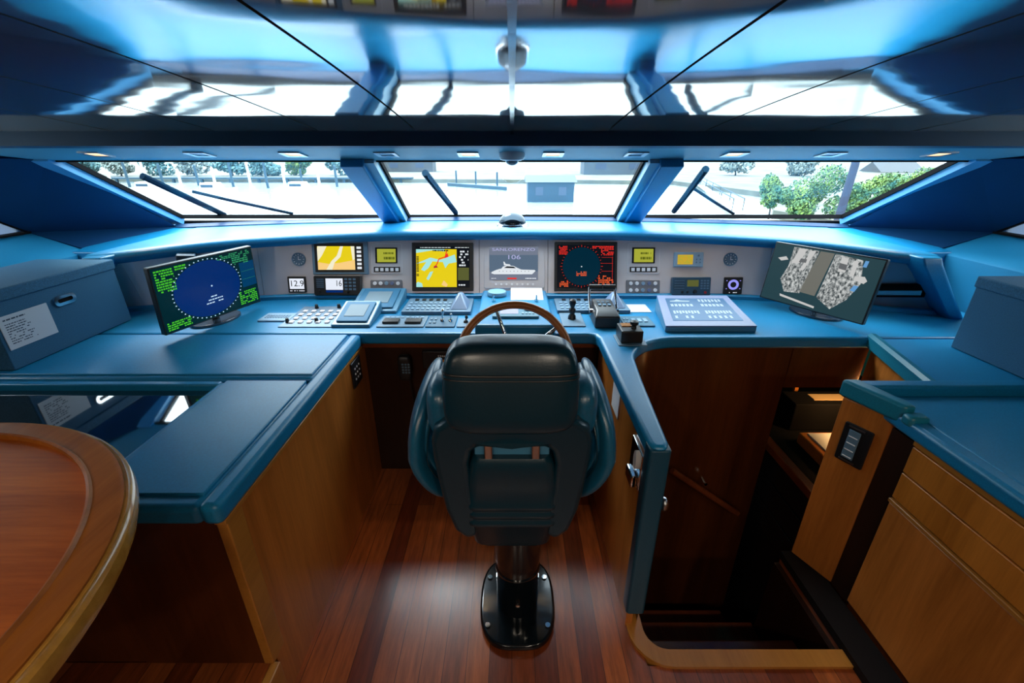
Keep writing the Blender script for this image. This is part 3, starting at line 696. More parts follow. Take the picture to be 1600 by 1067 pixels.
# ------------------------------------------------------------------ screens
C = {k: emit('screen ' + k, v) for k, v in dict(
    yellow=(.80, .62, .01), peach=(.95, .62, .22), cream=(.90, .85, .62), cyan=(.38, .78, .75), red=(.85, .03, .02), black=(.004, .006, .010), white=(.75, .80, .85),
    olive=(.10, .11, .03), lcd=(.38, .40, .04), lcd_ink=(.10, .12, .01), gold=(.55, .36, .03), navy=(.0, .02, .14), navy2=(.0, .04, .12), teal=(.0, .02, .04), green=(.06, .50, .02), dkgreen=(.0, .016, .022),
    steel=(.10, .15, .22), steel2=(.17, .20, .27), lilac=(.45, .45, .75), dark_red=(.35, .02, .05), amber=(.9, .12, .03), sky=(.12, .32, .62), pale=(.5, .72, .95), paper=(.8, .85, .95), violet=(.3, .3, .9)).items()}
def cm(*names): return [C[n] if isinstance(n, str) else n for n in names]
def screen_unit(name, label, cat, rect_px, depth=.02, bez=BLACK, group=None, rad=.004):
    M, w, h = dash_frame(*rect_px)
    t = thing(name, label, cat, M, group)
    bm = new(); prism(bm, rrect(w, h, rad), -.004, depth); obj('housing', bm, bez, t, world=False, bevel=.003)
    return t, w, h, depth + .0006

# small chart plotter
t, w, h, z = screen_unit('chart_plotter', 'small framed chart plotter with a yellow map left on the panel', 'plotter', (490, 377, 576, 429), .022, GREY)
bm = new(); rect(bm, -w * .45, -h * .43, w * .43, h * .43, z); obj('bezel', bm, BLACK, t, world=False)
bm = new(); X0, X1, Y0, Y1 = -w * .40, w * .27, -h * .36, h * .34
z += .0006; poly(bm, [(X0, Y0), (X1, Y0), (X1, Y1), (X0, Y1)], z, 0)
P = lambda a, b: (X0 + (X1 - X0) * a, Y0 + (Y1 - Y0) * b)
z += .0004; poly(bm, [P(0, 0), P(1, 0), P(1, .42), P(.6, .3), P(.3, .25), P(0, .33)], z, 1)
z += .0004; poly(bm, [P(.22, 0), P(.38, 0), P(.45, .3), P(.62, .55), P(.7, 1), P(.62, 1), P(.52, .6), P(.36, .36)], z, 2); poly(bm, [P(0, .35), P(.12, .6), P(.26, 1), P(.02, 1), P(0, .9)], z, 2); poly(bm, [P(.94, .4), P(1, .45), P(1, 1), P(.9, 1)], z, 2)
obj('screen', bm, cm('yellow', 'peach', 'cream'), t, world=False, flat=True, recalc=False)
bm = new()
for k in range(6): rect(bm, w * .31, -h * .34 + k * h * .12, w * .39, -h * .27 + k * h * .12, z)
obj('buttons', bm, C['white'], t, world=False, flat=True)

# large chart display
t, w, h, z = screen_unit('chart_display', 'large black framed chart display showing a yellow map with a red track', 'display', (645, 380, 740, 455), .022)
bm = new(); X0, X1, Y0, Y1 = -w * .43, w * .23, -h * .42, h * .36
rect(bm, -w * .44, -h * .43, w * .44, h * .42, z, 4); z += .0004
poly(bm, [P(0, 0), P(1, 0), P(1, 1), P(0, 1)], z, 0); z += .0004
for pl_ in ([(0, .62), (.35, .78), (.6, .72), (.95, .86), (1, .66), (.8, .62), (.72, .5), (.66, .66), (.4, .68), (.3, .5), (.2, .42), (.12, .46), (.25, .66)], [(.25, .22), (.34, .40), (.42, .42), (.36, .28), (.30, .18)], [(0, .9), (.4, .97), (.7, .94), (.7, 1), (0, 1)], [(0, 0), (.16, 0), (.14, .10), (.04, .14), (0, .1)]):
    poly(bm, [P(a, b) for a, b in pl_], z, 1)
z += .0004
pts = [P(.46, .53), P(.52, .62), P(.56, .74), P(.72, .80), P(.76, .98)]
for (a, b), (c_, d_) in zip(pts, pts[1:]):
    nx, ny = -(d_ - b), c_ - a; L = math.hypot(nx, ny); nx, ny = nx / L * .0028, ny / L * .0028
    poly(bm, [(a + nx, b + ny), (a - nx, b - ny), (c_ - nx, d_ - ny), (c_ + nx, d_ + ny)], z, 2)
poly(bm, [P(.43, .5), P(.54, .52), P(.5, .57), P(.44, .56)], z, 5); poly(bm, [P(.7, .76), P(.8, .8), P(.78, .9), P(.72, .84)], z, 2); poly(bm, [P(.62, .06), P(.74, .0), P(.78, .06), P(.68, .18)], z, 6)
rect(bm, w * .25, -h * .28, w * .43, -h * .02, z, 7)
dashes(bm, w * .27, h * .0, w * .42, h * .34, 6, z, 3, .6, .006); dashes(bm, w * .26, -h * .40, w * .43, -h * .31, 2, z, 3, .3, .008)
dashes(bm, -w * .36, h * .385, w * .43, h * .405, 1, z, 3, .8, .01); dashes(bm, -w * .2, h * .31, w * .1, h * .355, 1, z + .0003, 4, .9, .006); dashes(bm, -w * .425, -h * .2, -w * .385, h * .22, 14, z + .0003, 4, .9, .02)
obj('screen', bm, cm('yellow', 'cyan', 'red', 'white', 'black', 'dark_red', 'peach', 'olive'), t, world=False, flat=True, recalc=False)

# yacht display
t, w, h, z = screen_unit('yacht_display', 'centre display showing a white yacht and the number 106', 'display', (756, 383, 851, 451), .003, SILVER, rad=.012)
X0, X1, Y0, Y1 = -w * .41, w * .39, -h * .30, h * .46
bm = new(); gn = 8
for k in range(gn): poly(bm, [P(0, k / gn), P(1, k / gn), P(1, (k + 1) / gn), P(0, (k + 1) / gn)], z + .001, 0 if 2 <= k < 6 else 1)
hull = [(.04, .20), (.10, .17), (.88, .17), (.95, .27), (.93, .30), (.7, .31), (.45, .335), (.22, .335), (.14, .30), (.05, .24)]
poly(bm, [P(a, b) for a, b in hull], z + .0014, 2)
for pl_ in ([(.24, .33), (.66, .31), (.58, .36), (.50, .42), (.36, .44), (.28, .40)], [(.30, .44), (.44, .43), (.42, .47), (.34, .48), (.31, .55), (.29, .55)]): poly(bm, [P(a, b) for a, b in pl_], z + .0014, 2)
poly(bm, [P(a, b) for a, b in [(.3, .36), (.55, .35), (.5, .40), (.36, .41)]], z + .0018, 3)
for k in range(9): cx_, cy_ = P(.2 + k * .075, .25); rect(bm, cx_, cy_, cx_ + .004, cy_ + .003, z + .0018, 3)
rect(bm, *P(.37, .02), *P(.56, .065), z + .0018, 4)
x_, y_ = P(.5, .91); text(bm, 'SANLORENZO', x_, y_, z + .0018, .022, 5, w * .70)
x_, y_ = P(.5, .68); text(bm, '106', x_, y_, z + .0018, .034, 5, w * .2)
dashes(bm, *P(.04, .03), *P(.14, .06), 1, z + .0018, 2, .9, .006); dashes(bm, *P(.74, .02), *P(.96, .07), 1, z + .0018, 2, .9, .006)
obj('screen', bm, cm('steel', 'steel2', 'white', 'black', 'red', 'lilac'), t, world=False, flat=True, recalc=False)
bm = new()
for k in range(8): cyl(bm, (-w * .30 + k * w * .087, -h * .40, .003), (-w * .30 + k * w * .087, -h * .40, .006), .006, n=14)
obj('buttons', bm, WHITE_PLASTIC, t, world=False)

# radar display
t, w, h, z = screen_unit('radar_display', 'black framed radar display with red markings right of the yacht display', 'display', (866, 379, 963, 455), .022)
bm = new(); rect(bm, -w * .46, -h * .44, w * .46, h * .44, z, 0); z += .0005
cx_, cy_, rr = -w * .07, 0, h * .385
for k in range(40):
    a = 2 * math.pi * k / 40; q = frame((cx_ + math.cos(a) * (rr + .006), cy_ + math.sin(a) * (rr + .006), z), (math.cos(a), math.sin(a), 0), (-math.sin(a), math.cos(a), 0))
    l_ = .006 if k % 5 else .011
    quad(bm, [q @ Vector(p) for p in ((-.003, -.001, 0), (l_ - .003, -.001, 0), (l_ - .003, .001, 0), (-.003, .001, 0))], 1)
disc(bm, cx_, cy_, z - .0002, rr, 48, 2)
dashes(bm, -w * .43, h * .24, -w * .30, h * .42, 6, z, 1, .8, .006); dashes(bm, -w * .42, -h * .42, -w * .28, -h * .3, 4, z, 3, .8, .006)
dashes(bm, w * .10, h * .36, w * .44, h * .42, 2, z, 1, .8, .006); dashes(bm, w * .24, h * .22, w * .44, h * .36, 5, z, 1, .7, .006); dashes(bm, w * .2, -h * .42, w * .44, -h * .18, 6, z, 3, .75, .008)
dashes(bm, cx_ - .028, -h * .2, cx_ + .028, -h * .1, 3, z, 3, .85, .005)
rect(bm, cx_ - .003, -.004, cx_ + .003, .002, z, 4)
for yy in (.18, .06, -.10): rect(bm, w * .25, h * yy, w * .43, h * yy + .0012, z, 1)
rect(bm, w * .42, -h * .4, w * .424, h * .2, z, 1)
obj('screen', bm, cm('black', 'red', 'teal', 'amber', 'white'), t, world=False, flat=True, recalc=False)

# two instrument displays and two push button groups
for s, px, pb, side in ((0, (580, 380, 629, 428), (579, 437, 629, 459), 'left'), (1, (980, 380, 1031, 428), (978, 437, 1031, 459), 'right')):
    t, w, h, z = screen_unit('instrument_display', 'small green screened instrument %s' % ('between the two chart plotters' if s == 0 else 'right of the red radar display'), 'instrument', px, .002, SILVER, 'green instrument displays', .01)
    bm = new(); o1, i1 = rrect(w * .98, h * .98, .010), rrect(w * .98 - .003, h * .98 - .003, .009)
    loft(bm, [[(a, b, z) for a, b in i1], [(a, b, z + .001) for a, b in i1], [(a, b, z + .001) for a, b in o1], [(a, b, z) for a, b in o1]], cap=False); obj('outline', bm, WHITE_PLASTIC, t, world=False)
    bm = new(); rect(bm, -w * .42, -h * .44, w * .42, -h * .27, z + .0006); obj('button_strip', bm, BLACK, t, world=False, flat=True)
    bm = new(); rect(bm, -w * .36, -h * .15, w * .34, h * .36, z + .002, 0); rect(bm, -w * .30, -h * .12, w * .29, h * .31, z + .0026, 1)
    dashes(bm, -w * .1, h * .12, w * .22, h * .22, 1, z + .003, 2, .8, .006); dashes(bm, -w * .2, -h * .06, w * .26, h * .08, 1, z + .003, 2, .8, .007)
    obj('screen', bm, cm('black', 'lcd', 'lcd_ink'), t, world=False, flat=True, recalc=False)
    bm = new()
    for k in range(5): box(bm, (-w * .32 + k * w * .16, -h * .36, .004), (w * .10, w * .10, .006))
    obj('buttons', bm, WHITE_PLASTIC, t, world=False)
    t, w, h, z = screen_unit('button_group', 'ten round push buttons below the %s green instrument' % side, 'buttons', pb, .002, simple('button plate ' + side, (.20, .21, .24), .4, metal=.3), 'push button groups', .008)
    for r_ in (0, 1):
        for k in range(5):
            bm = new(); x_, y_ = -w * .36 + k * w * .18, h * (.24 - .48 * r_)
            cyl(bm, (x_, y_, .002), (x_, y_, .008), .0105, .0095, 18); obj('button', bm, [WHITE_PLASTIC, WHITE_PLASTIC, PALE, LILAC, WHITE_PLASTIC][k], t, world=False)
# gold instrument
t, w, h, z = screen_unit('gold_display', 'small grey instrument with an amber screen on the right of the panel', 'instrument', (1052, 394, 1098, 417), .014, PALE)
bm = new(); rect(bm, -w * .38, -h * .34, w * .14, h * .32, z, 0); dashes(bm, -w * .34, -h * .28, w * .1, h * .26, 5, z + .0004, 1, .5, .006); obj('screen', bm, cm('gold', 'lcd'), t, world=False, flat=True, recalc=False)
bm = new()
for r_ in range(2):
    for k in range(2): cyl(bm, (w * (.26 + .12 * k), h * (-.2 + .2 * r_), z - .001), (w * (.26 + .12 * k), h * (-.2 + .2 * r_), z + .003), .004, n=10)
cyl(bm, (w * .32, h * .26, z - .001), (w * .32, h * .26, z + .003), .006, n=12); obj('buttons', bm, GREY, t, world=False)
# round clocks
for u, lab in ((467, 'round grey gauge near the left end of the silver panel'), (1141, 'round grey gauge near the right end of the silver panel')):
    M, w, h = dash_frame(u - 11, 394, u + 11, 416)
    t = thing('panel_gauge', lab, 'gauge', M, 'round panel gauges')
    bm = new(); lathe(bm, [(w * .5, -.002), (w * .5, .006), (w * .46, .010), (w * .42, .007), (w * .42, .003)], n=32); obj('case', bm, GREY, t, world=False)
    bm = new()
    for k in range(12):
        a = R(30 * k); cyl(bm, (w * .33 * math.cos(a), w * .33 * math.sin(a), .004), (w * .38 * math.cos(a), w * .38 * math.sin(a), .0085), .0016, n=6)
    box(bm, (0, w * .10, .0085), (.0025, w * .26, .001)); box(bm, (w * .07, -.002, .0085), (w * .18, .003, .001)); obj('dial_marks', bm, WHITE_PLASTIC, t, world=False)
# square meters
t, w, h, z = screen_unit('voltage_meter', 'small square meter reading 12.9 left on the panel', 'meter', (451, 432, 479, 457), .012)
bm = new(); rect(bm, -w * .40, -h * .26, w * .40, h * .38, z, 0); text(bm, '12.9', 0, h * .06, z + .0005, h * .52, 1, w * .7); dashes(bm, -w * .4, -h * .42, w * .4, -h * .34, 1, z, 0, .7, .004)
obj('screen', bm, cm('paper', 'black'), t, world=False, flat=True, recalc=False)
t, w, h, z = screen_unit('rudder_meter', 'small square meter with a violet ring right on the panel', 'meter', (1130, 433, 1159, 459), .012)
bm = new()
for k in range(24):
    a0, a1 = 2 * math.pi * k / 24, 2 * math.pi * (k + 1) / 24
    quad(bm, [(r_ * math.cos(a), r_ * math.sin(a) + h * .06, z) for r_, a in ((w * .16, a0), (w * .29, a0), (w * .29, a1), (w * .16, a1))], 0)
for sx in (-1, 1):
    for sy in (-1, 1): rect(bm, sx * w * .36 - .003, h * .06 + sy * h * .24 - .002, sx * w * .36 + .003, h * .06 + sy * h * .24 + .002, z, 0)
dashes(bm, -w * .4, -h * .44, w * .4, -h * .38, 1, z, 1, .5, .006); obj('screen', bm, cm('violet', 'white'), t, world=False, flat=True, recalc=False)
# radios
t, w, h, z = screen_unit('marine_radio', 'black radio set showing 16 below the small chart plotter', 'radio', (495, 431, 566, 461), .04, BLACK, rad=.008)
bm = new(); rect(bm, -w * .24, -h * .22, w * .13, h * .36, z, 0); rect(bm, -w * .24, -h * .36, w * .13, -h * .24, z, 2); text(bm, '16', w * .04, h * .1, z + .0006, h * .42, 1, w * .11)
obj('screen', bm, cm('paper', 'black', 'navy'), t, world=False, flat=True, recalc=False)
bm = new()
for r_ in range(4):
    for k in range(3): box(bm, (w * (.20 + .09 * k), h * (.32 - .17 * r_), z), (w * .06, h * .1, .003))
obj('buttons', bm, GREY, t, world=False)
bm = new(); cyl(bm, (w * .22, -h * .32, z - .001), (w * .22, -h * .32, z + .014), .010, .009, 18); obj('knob', bm, BLACK, t, world=False); bm = new(); cyl(bm, (-w * .38, -h * .3, z - .001), (-w * .38, -h * .3, z + .014), .009, .008, 18); obj('knob', bm, BLACK, t, world=False)
bm = new()
for k in range(5): box(bm, (-w * .36, h * (.32 - .10 * k), z), (w * .16, h * .035, .002))
obj('speaker_grille', bm, GREY, t, world=False)
t, w, h, z = screen_unit('radio_telephone', 'dark blue radio set below the amber instrument', 'radio', (1048, 433, 1107, 461), .03, simple('dark blue plastic', (.02, .07, .12), .4), rad=.006)
bm = new(); rect(bm, -w * .12, -h * .02, w * .18, h * .34, z, 0); obj('screen', bm, cm('olive'), t, world=False, flat=True)
bm = new()
for r_ in range(4):
    for k in range(3): box(bm, (w * (.26 + .08 * k), h * (.3 - .14 * r_), z), (w * .055, h * .09, .003))
for k in range(4): box(bm, (-w * .32, h * (.3 - .14 * k), z), (w * .26, h * .03, .002))
obj('buttons', bm, GREY, t, world=False)
bm = new(); cyl(bm, (w * .09, -h * .3, z - .001), (w * .09, -h * .3, z + .012), .011, .009, 18); obj('knob', bm, BLACK, t, world=False)
for k in range(2): bm = new(); cyl(bm, (-w * (.1 + .14 * k), -h * .32, z - .001), (-w * (.1 + .14 * k), -h * .32, z + .008), .006, .005, 14); obj('knob', bm, BLACK, t, world=False)
bm = new(); cyl(bm, (w * .36, -h * .34, z - .001), (w * .36, -h * .34, z + .005), .007, n=14); obj('red_button', bm, simple('red plastic', (.4, .02, .03), .4), t, world=False)
# nameplates under the left radio
M, w, h = top_frame(504, 459, 570, 462, TOP + .024)

# ------------------------------------------------------------------ monitors
def monitor(name, label, BL, BR, TL, zc, base):
    BL, BR, TL = Vector(BL), Vector(BR), Vector(TL)
    x = BR - BL; y = TL - BL; M = frame((BL + BR) / 2 + y / 2, x, y)
    t = thing(name, label, 'monitor', M, 'desk monitors'); w, h = x.length, y.length
    bm = new(); prism(bm, rrect(w + .012, h + .012, .004), -.026, .0); obj('housing', bm, BLACK, t, world=False, bevel=.003)
    inv = M.inverted(); foot = Vector(base)
    bm = new(); prism(bm, [(.12 * math.cos(R(a)), .085 * math.sin(R(a))) for a in range(0, 360, 8)], 0, .012)
    ang = math.atan2(x.y, x.x); bm.transform(Matrix.Translation(foot) @ Matrix.Rotation(ang, 4, 'Z')); obj('stand_base', bm, simple('stand ' + name + label[:3], (.03, .06, .10), .2, coat=.5), t, bevel=.003)
    nb = M @ Vector((0, -h * .25, -.035))
    bm = new(); tube(bm, [foot + Vector((0, 0, .008)), foot + Vector((0, 0, .06)), (foot + Vector((0, 0, .06))).lerp(nb, .7), nb], .016, 12); obj('stand_neck', bm, BLACK, t)
    return t, w, h
BLp, BRp = PZ(270, 518, .845), PZ(412, 467, .845)
t, w, h = monitor('monitor', 'left monitor showing a blue radar circle with green text', BLp, BRp, PX(223, 425, -1.452), 1, (-1.44, 2.02, TOP))
z = .0008; bm = new()
rect(bm, -w / 2, -h / 2, w / 2, h / 2, z, 0)
cx_, cy_, rx, ry = -w * .03, -h * .0, w * .335, h * .455
disc(bm, cx_, cy_, z + .0008, rx, 64, 1, ry)
rect(bm, w * .33, -h * .16, w / 2, h * .28, z + .0004, 4)
dashes(bm, -w * .48, h * .12, -w * .32, h * .47, 9, z + .0012, 2, .8, .007); dashes(bm, -w * .3, h * .40, -w * .16, h * .48, 2, z + .0006, 2, .8, .007); dashes(bm, -w * .48, -h * .48, -w * .26, -h * .34, 4, z + .0012, 2, .8, .009)
dashes(bm, w * .10, h * .40, w * .47, h * .48, 3, z + .0006, 5, .7, .008); dashes(bm, w * .26, h * .26, w * .44, h * .40, 4, z + .0012, 5, .7, .008); dashes(bm, w * .27, -h * .46, w * .48, -h * .22, 7, z + .0012, 2, .75, .008)
for yy in (.12, -.02): rect(bm, w * .34, h * yy, w * .49, h * yy + .001, z + .001, 5)
for k in range(48):
    a = 2 * math.pi * k / 48; x_, y_ = cx_ + (rx + .006) * math.cos(a), cy_ + (ry + .006) * math.sin(a)
    rect(bm, x_ - .0028, y_ - .0022, x_ + .0028, y_ + .0022, z + .0012, 3)
for j, (rw_, n_) in enumerate(((.03, 1), (.085, 1), (.085, 1))): dashes(bm, -rw_ / 2, -h * (.16 + .05 * j), rw_ / 2, -h * (.13 + .05 * j), 1, z + .0014, 3, .85, .008)
disc(bm, 0, h * .03, z + .0014, .004, 12, 3)
obj('screen', bm, cm('dkgreen', 'navy', 'green', 'pale', 'navy2', emit('screen sea green', (.03, .28, .12))), t, world=False, flat=True, recalc=False)

BLp, BRp = PZ(1190, 463, .845), PZ(1348, 506, .845)
t, w, h = monitor('monitor', 'right monitor showing a black and white view of an engine room', BLp, BRp, PZ(1213, 379, 1.125), 1, (1.53, 2.11, TOP))
def engine_mat():
    m, nt, b = nmat('screen engines')
    b.inputs['Base Color'].default_value = (0, 0, 0, 1); b.inputs['Specular IOR Level'].default_value = .1
    v = coords(nt, (95, 60, 1)); vo = N(nt, 'ShaderNodeTexVoronoi', Scale=1.0); no = N(nt, 'ShaderNodeTexNoise', Scale=1.0, Detail=6.0, Roughness=.75)
    nt.links.new(v, vo.inputs['Vector']); nt.links.new(v, no.inputs['Vector'])
    mx = N(nt, 'ShaderNodeMix', data_type='FLOAT'); mx.inputs[0].default_value = .85
    nt.links.new(vo.outputs['Distance'], mx.inputs[2]); nt.links.new(no.outputs['Fac'], mx.inputs[3])
    r = ramp(nt, mx.outputs[0], [(.40, (.02, .03, .035)), (.5, (.26, .28, .28)), (.60, (.62, .64, .63))])
    nt.links.new(r.outputs[0], b.inputs['Emission Color']); b.inputs['Emission Strength'].default_value = 1
    return m
ENG = engine_mat(); z = .0008; bm = new()
rect(bm, -w / 2, -h / 2, w / 2, h / 2, z, 0)
def pp(pts, mi, k=1): poly(bm, [(x * w / 2, y * h / 2) for x, y in pts], z + .0004 * k, mi)
pp([(-.62, .96), (-.12, .96), (-.24, -.55), (-.55, -.62), (-.70, -.2), (-.62, .3)], 1)
pp([(.18, .96), (.66, .9), (.76, .2), (.62, -.4), (.40, -.82), (.1, -.55)], 1)
pp([(-.10, .96), (.16, .96), (.06, -.52), (-.26, -.5)], 2)
for q in ([(-.5, .95), (-.36, .95), (-.42, .45), (-.58, .4)], [(.30, .9), (.42, .88), (.44, .45), (.32, .42)], [(-.28, .93), (-.18, .93), (-.30, .25), (-.38, .2)], [(.52, .85), (.60, .83), (.60, .35), (.53, .35)]): pp(q, 3, 2)
pp([(-.42, .62), (-.3, .62), (-.3, .5), (-.44, .48)], 4, 3); pp([(.30, .7), (.44, .68), (.44, .5), (.31, .52)], 4, 3)
pp([(-.55, -.62), (.05, -.62), (.06, -.78), (-.5, -.82)], 0, 2); pp([(-.62, -.72), (.12, -.86), (.12, -.93), (-.60, -.80)], 3, 3)
pp([(.62, .38), (.78, .42), (.84, .3), (.80, .2), (.62, .26)], 3, 2); pp([(-.88, .5), (-.72, .6), (-.66, .5), (-.8, .42)], 3, 2)
pp([(.66, .1), (.74, .1), (.70, -.1), (.62, -.08)], 5, 3); pp([(.70, .9), (.76, .9), (.75, .7), (.69, .7)], 5, 3)
obj('screen', bm, [emit('screen slate', (.018, .05, .062)), ENG, emit('screen aisle', (.15, .15, .13)), emit('screen pale grey', (.55, .55, .54)), emit('screen mid grey', (.12, .125, .13)), C['sky']], t, world=False, flat=True, recalc=False)
# camera clip box above the left monitor
bm = new(); MB_, wb, hb = dash_frame(278, 396, 308, 410); box(bm, (0, 0, .045), (wb, hb * 1.4, .09), M=MB_)
tag(obj('junction_box', bm, simple('slate plastic', (.02, .05, .08), .4), bevel=.006), 'small dark box on the silver panel behind the left monitor', 'box')

# ------------------------------------------------------------------ console top instruments
def plate(name, label, cat, px, hgt=.006, m=GREY, group=None, bev=.002, zz=TOP):
    M, w, h = top_frame(*px, zz); t = thing(name, label, cat, M, group)
    bm = new(); prism(bm, rrect(w, h, .005), 0, hgt); obj('plate', bm, m, t, world=False, bevel=bev)
    return t, w, h, hgt
def keys(t, w, h, z, cols, rows, x0, x1, y0, y1, m, kh=.004, fill=.72, name='keys'):
    bm = new()
    for i in range(cols):
        for j in range(rows):
            a, b = lerp(x0, x1, (i + .5) / cols), lerp(y0, y1, (j + .5) / rows)
            box(bm, (a * w, b * h, z + kh / 2), ((x1 - x0) * w / cols * fill, (y1 - y0) * h / rows * fill, kh))
    return obj(name, bm, m, t, world=False)
t, w, h, z = plate('vent_plate', 'small pale slotted plate on the console near the left monitor', 'plate', (411, 491, 458, 503), .008, PALE)
keys(t, w, h, z, 9, 1, -.4, .4, -.3, .3, GREY, .002, .6, 'vent_slots')
t, w, h, z = plate('switch_board', 'steel switch board with knobs and toggles left on the console', 'switch board', (455, 480, 535, 512), .005, simple('pale steel plate', (.14, .21, .29), .4, metal=.4))
keys(t, w, h, z, 5, 4, -.42, .42, -.40, .30, WHITE_PLASTIC, .006, .45, 'toggles')
for a, b in ((-.2, .40), (.25, .42), (-.42, -.30), (.12, -.28)):
    bm = new(); cyl(bm, (a * w, b * h, z), (a * w, b * h, z + .02), .010, .007, 16); obj('knob', bm, BLACK, t, world=False)
def tilted(name, label, px, hgt, wedge=.05):
    M, w, h = top_frame(*px, TOP); t = thing(name, label, 'display', M, 'tilted console displays')
    bm = new(); loft(bm, [[(-w / 2, -h / 2, 0), (w / 2, -h / 2, 0), (w / 2, h / 2, 0), (-w / 2, h / 2, 0)], [(-w / 2, -h / 2, .014), (w / 2, -h / 2, .014), (w / 2, h / 2, wedge), (-w / 2, h / 2, wedge)]]); obj('wedge', bm, MIDBLUE, t, world=False, bevel=.005)
    ang = math.atan2(wedge - .014, h); Mi = Matrix.Translation((0, 0, (wedge + .014) / 2)) @ Matrix.Rotation(ang, 4, 'X'); hh = math.hypot(h, wedge - .014)
    bm = new(); prism(bm, rrect(w * .80, hh * .80, .006), 0, .008); bm.transform(Mi); obj('face', bm, simple('face ' + label[:12], (.03, .14, .26), .6, spec=.2), t, world=False, bevel=.002)
    bm = new(); bx(bm, -w * .26, w * .26, -hh * .22, hh * .26, .008, .010); bm.transform(Mi); obj('screen', bm, simple('screen glass ' + label[:12], (.15, .22, .27), .6, spec=.2), t, world=False)
    return t
tilted('console_display', 'tilted blue console display with pale screen, nearer the front edge', (530, 487, 588, 512), .05, .06)
tilted('console_display', 'tilted blue console display with pale screen, nearer the panel', (556, 466, 628, 490), .05, .06)
def control_keyboard(label, px, cone, tools):
    t, w, h, z = plate('control_keyboard', label, 'keyboard', px, .018, GREY, 'control keyboards')
    keys(t, w, h, z, 9, 3, -.46, .20, -.42, .2, PALE, .004, .55); keys(t, w, h, z, 5, 1, -.42, .12, .25, .45, BLACK, .005, .5, 'function_keys')
    bm = new(); cxp = cone * w
    loft(bm, [[(cxp - .05, -h * .4, z - .002), (cxp + .045, -h * .4, z - .002), (cxp + .045, h * .3, z - .002), (cxp - .05, h * .3, z - .002)], [(cxp - .012, -h * .05, z + .06), (cxp + .01, -h * .05, z + .06), (cxp + .01, h * .15, z + .06), (cxp - .012, h * .15, z + .06)]]); obj('trackball_mount', bm, simple('mount ' + label[:8], (.18, .28, .44), .35), t, world=False, bevel=.008)
    return t
control_keyboard('grey control keyboard left of the steering wheel', (634, 471, 738, 492), .33, 0)
control_keyboard('grey control keyboard behind the black throttle', (868, 471, 978, 490), .33, 0)
t, w, h, z = plate('switch_strip', 'grey strip with two long dark switches left of the wheel', 'switch', (594, 495, 666, 512), .006)
for a in (-.24, .24):
    bm = new(); box(bm, (a * w, -h * .1, z + .006), (w * .34, h * .34, .012)); obj('switch_bar', bm, BLACK, t, world=False, bevel=.003)
keys(t, w, h, z, 8, 1, -.44, .44, .22, .40, PALE, .003, .6)
def lever(t, x, y, z, hgt, m, r=.005, ball=.009):
    bm = new(); cyl(bm, (x, y, z), (x, y, z + .010), .012, .009, 14); cyl(bm, (x, y, z + .008), (x + .004, y, z + hgt), r, r * .8, 12); super_ellipsoid(bm, (x + .004, y, z + hgt), (ball, ball, ball * 1.2), 1, 1, 14, 8); obj('lever', bm, m, t, world=False)
t, w, h, z = plate('toggle_plate', 'dark blue plate with two chrome toggle levers left of the wheel', 'switch', (668, 495, 713, 512), .006, simple('dark blue plate', (.03, .12, .22), .35))
lever(t, w * .02, 0, z, .05, CHROME); lever(t, w * .30, 0, z, .032, CHROME, .004, .006)
keys(t, w, h, z, 2, 2, -.45, -.15, -.3, .3, GREY, .004, .5)
t, w, h, z = plate('small_lever_plate', 'small plate with a short black lever beside the pod', 'switch', (715, 499, 741, 512), .006)
lever(t, 0, 0, z, .026, BLACK, .004, .008)
# on the pod
zp = .862
M, w, h = top_frame(762, 455, 791, 466, .852); bm = new(); lathe(bm, [(w * .5, 0), (w * .52, .012), (w * .48, .020), (w * .2, .024), (.001, .025)], n=36); bm.transform(M)
tag(obj('round_cover', bm, simple('pale blue cover', (.20, .42, .58), .35)), 'round pale blue cover on the back of the centre pod', 'cover')
M, w, h = top_frame(798, 453, 848, 466, .86); bm = new(); box(bm, (0, 0, 0), (w, h, .003), M=M @ Matrix.Rotation(R(8), 4, 'X'))
tag(obj('paper_card', bm, WHITE), 'white paper card lying on the back of the centre pod', 'paper')
for u in (771, 838):
    p = PZ(u, 470, .853); bm = new(); cyl(bm, p, p + Vector((0, 0, .03)), .006, .004, 12); cyl(bm, p, p + Vector((0, 0, .006)), .011, n=12)
    tag(obj('toggle_switch', bm, CHROME), 'chrome toggle switch on the %s of the centre pod' % ('left' if u < 800 else 'right'), 'switch', 'pod toggle switches')
t, w, h, z = plate('autopilot_unit', 'dark framed autopilot unit with lilac display behind the wheel rim', 'autopilot', (770, 484, 841, 498), .012, simple('teal plastic', (.04, .16, .24), .4), zz=.856)
bm = new(); rect(bm, -w * .34, -h * .25, w * .06, h * .3, z + .001, 0); obj('screen', bm, simple('lilac lcd', (.32, .32, .5), .3), t, world=False, flat=True)
keys(t, w, h, z, 4, 1, .12, .42, -.3, -.05, PALE, .003, .6); bm = new(); cyl(bm, (w * .27, h * .2, z), (w * .27, h * .2, z + .012), .016, .014, 18); obj('knob', bm, BLACK, t, world=False)
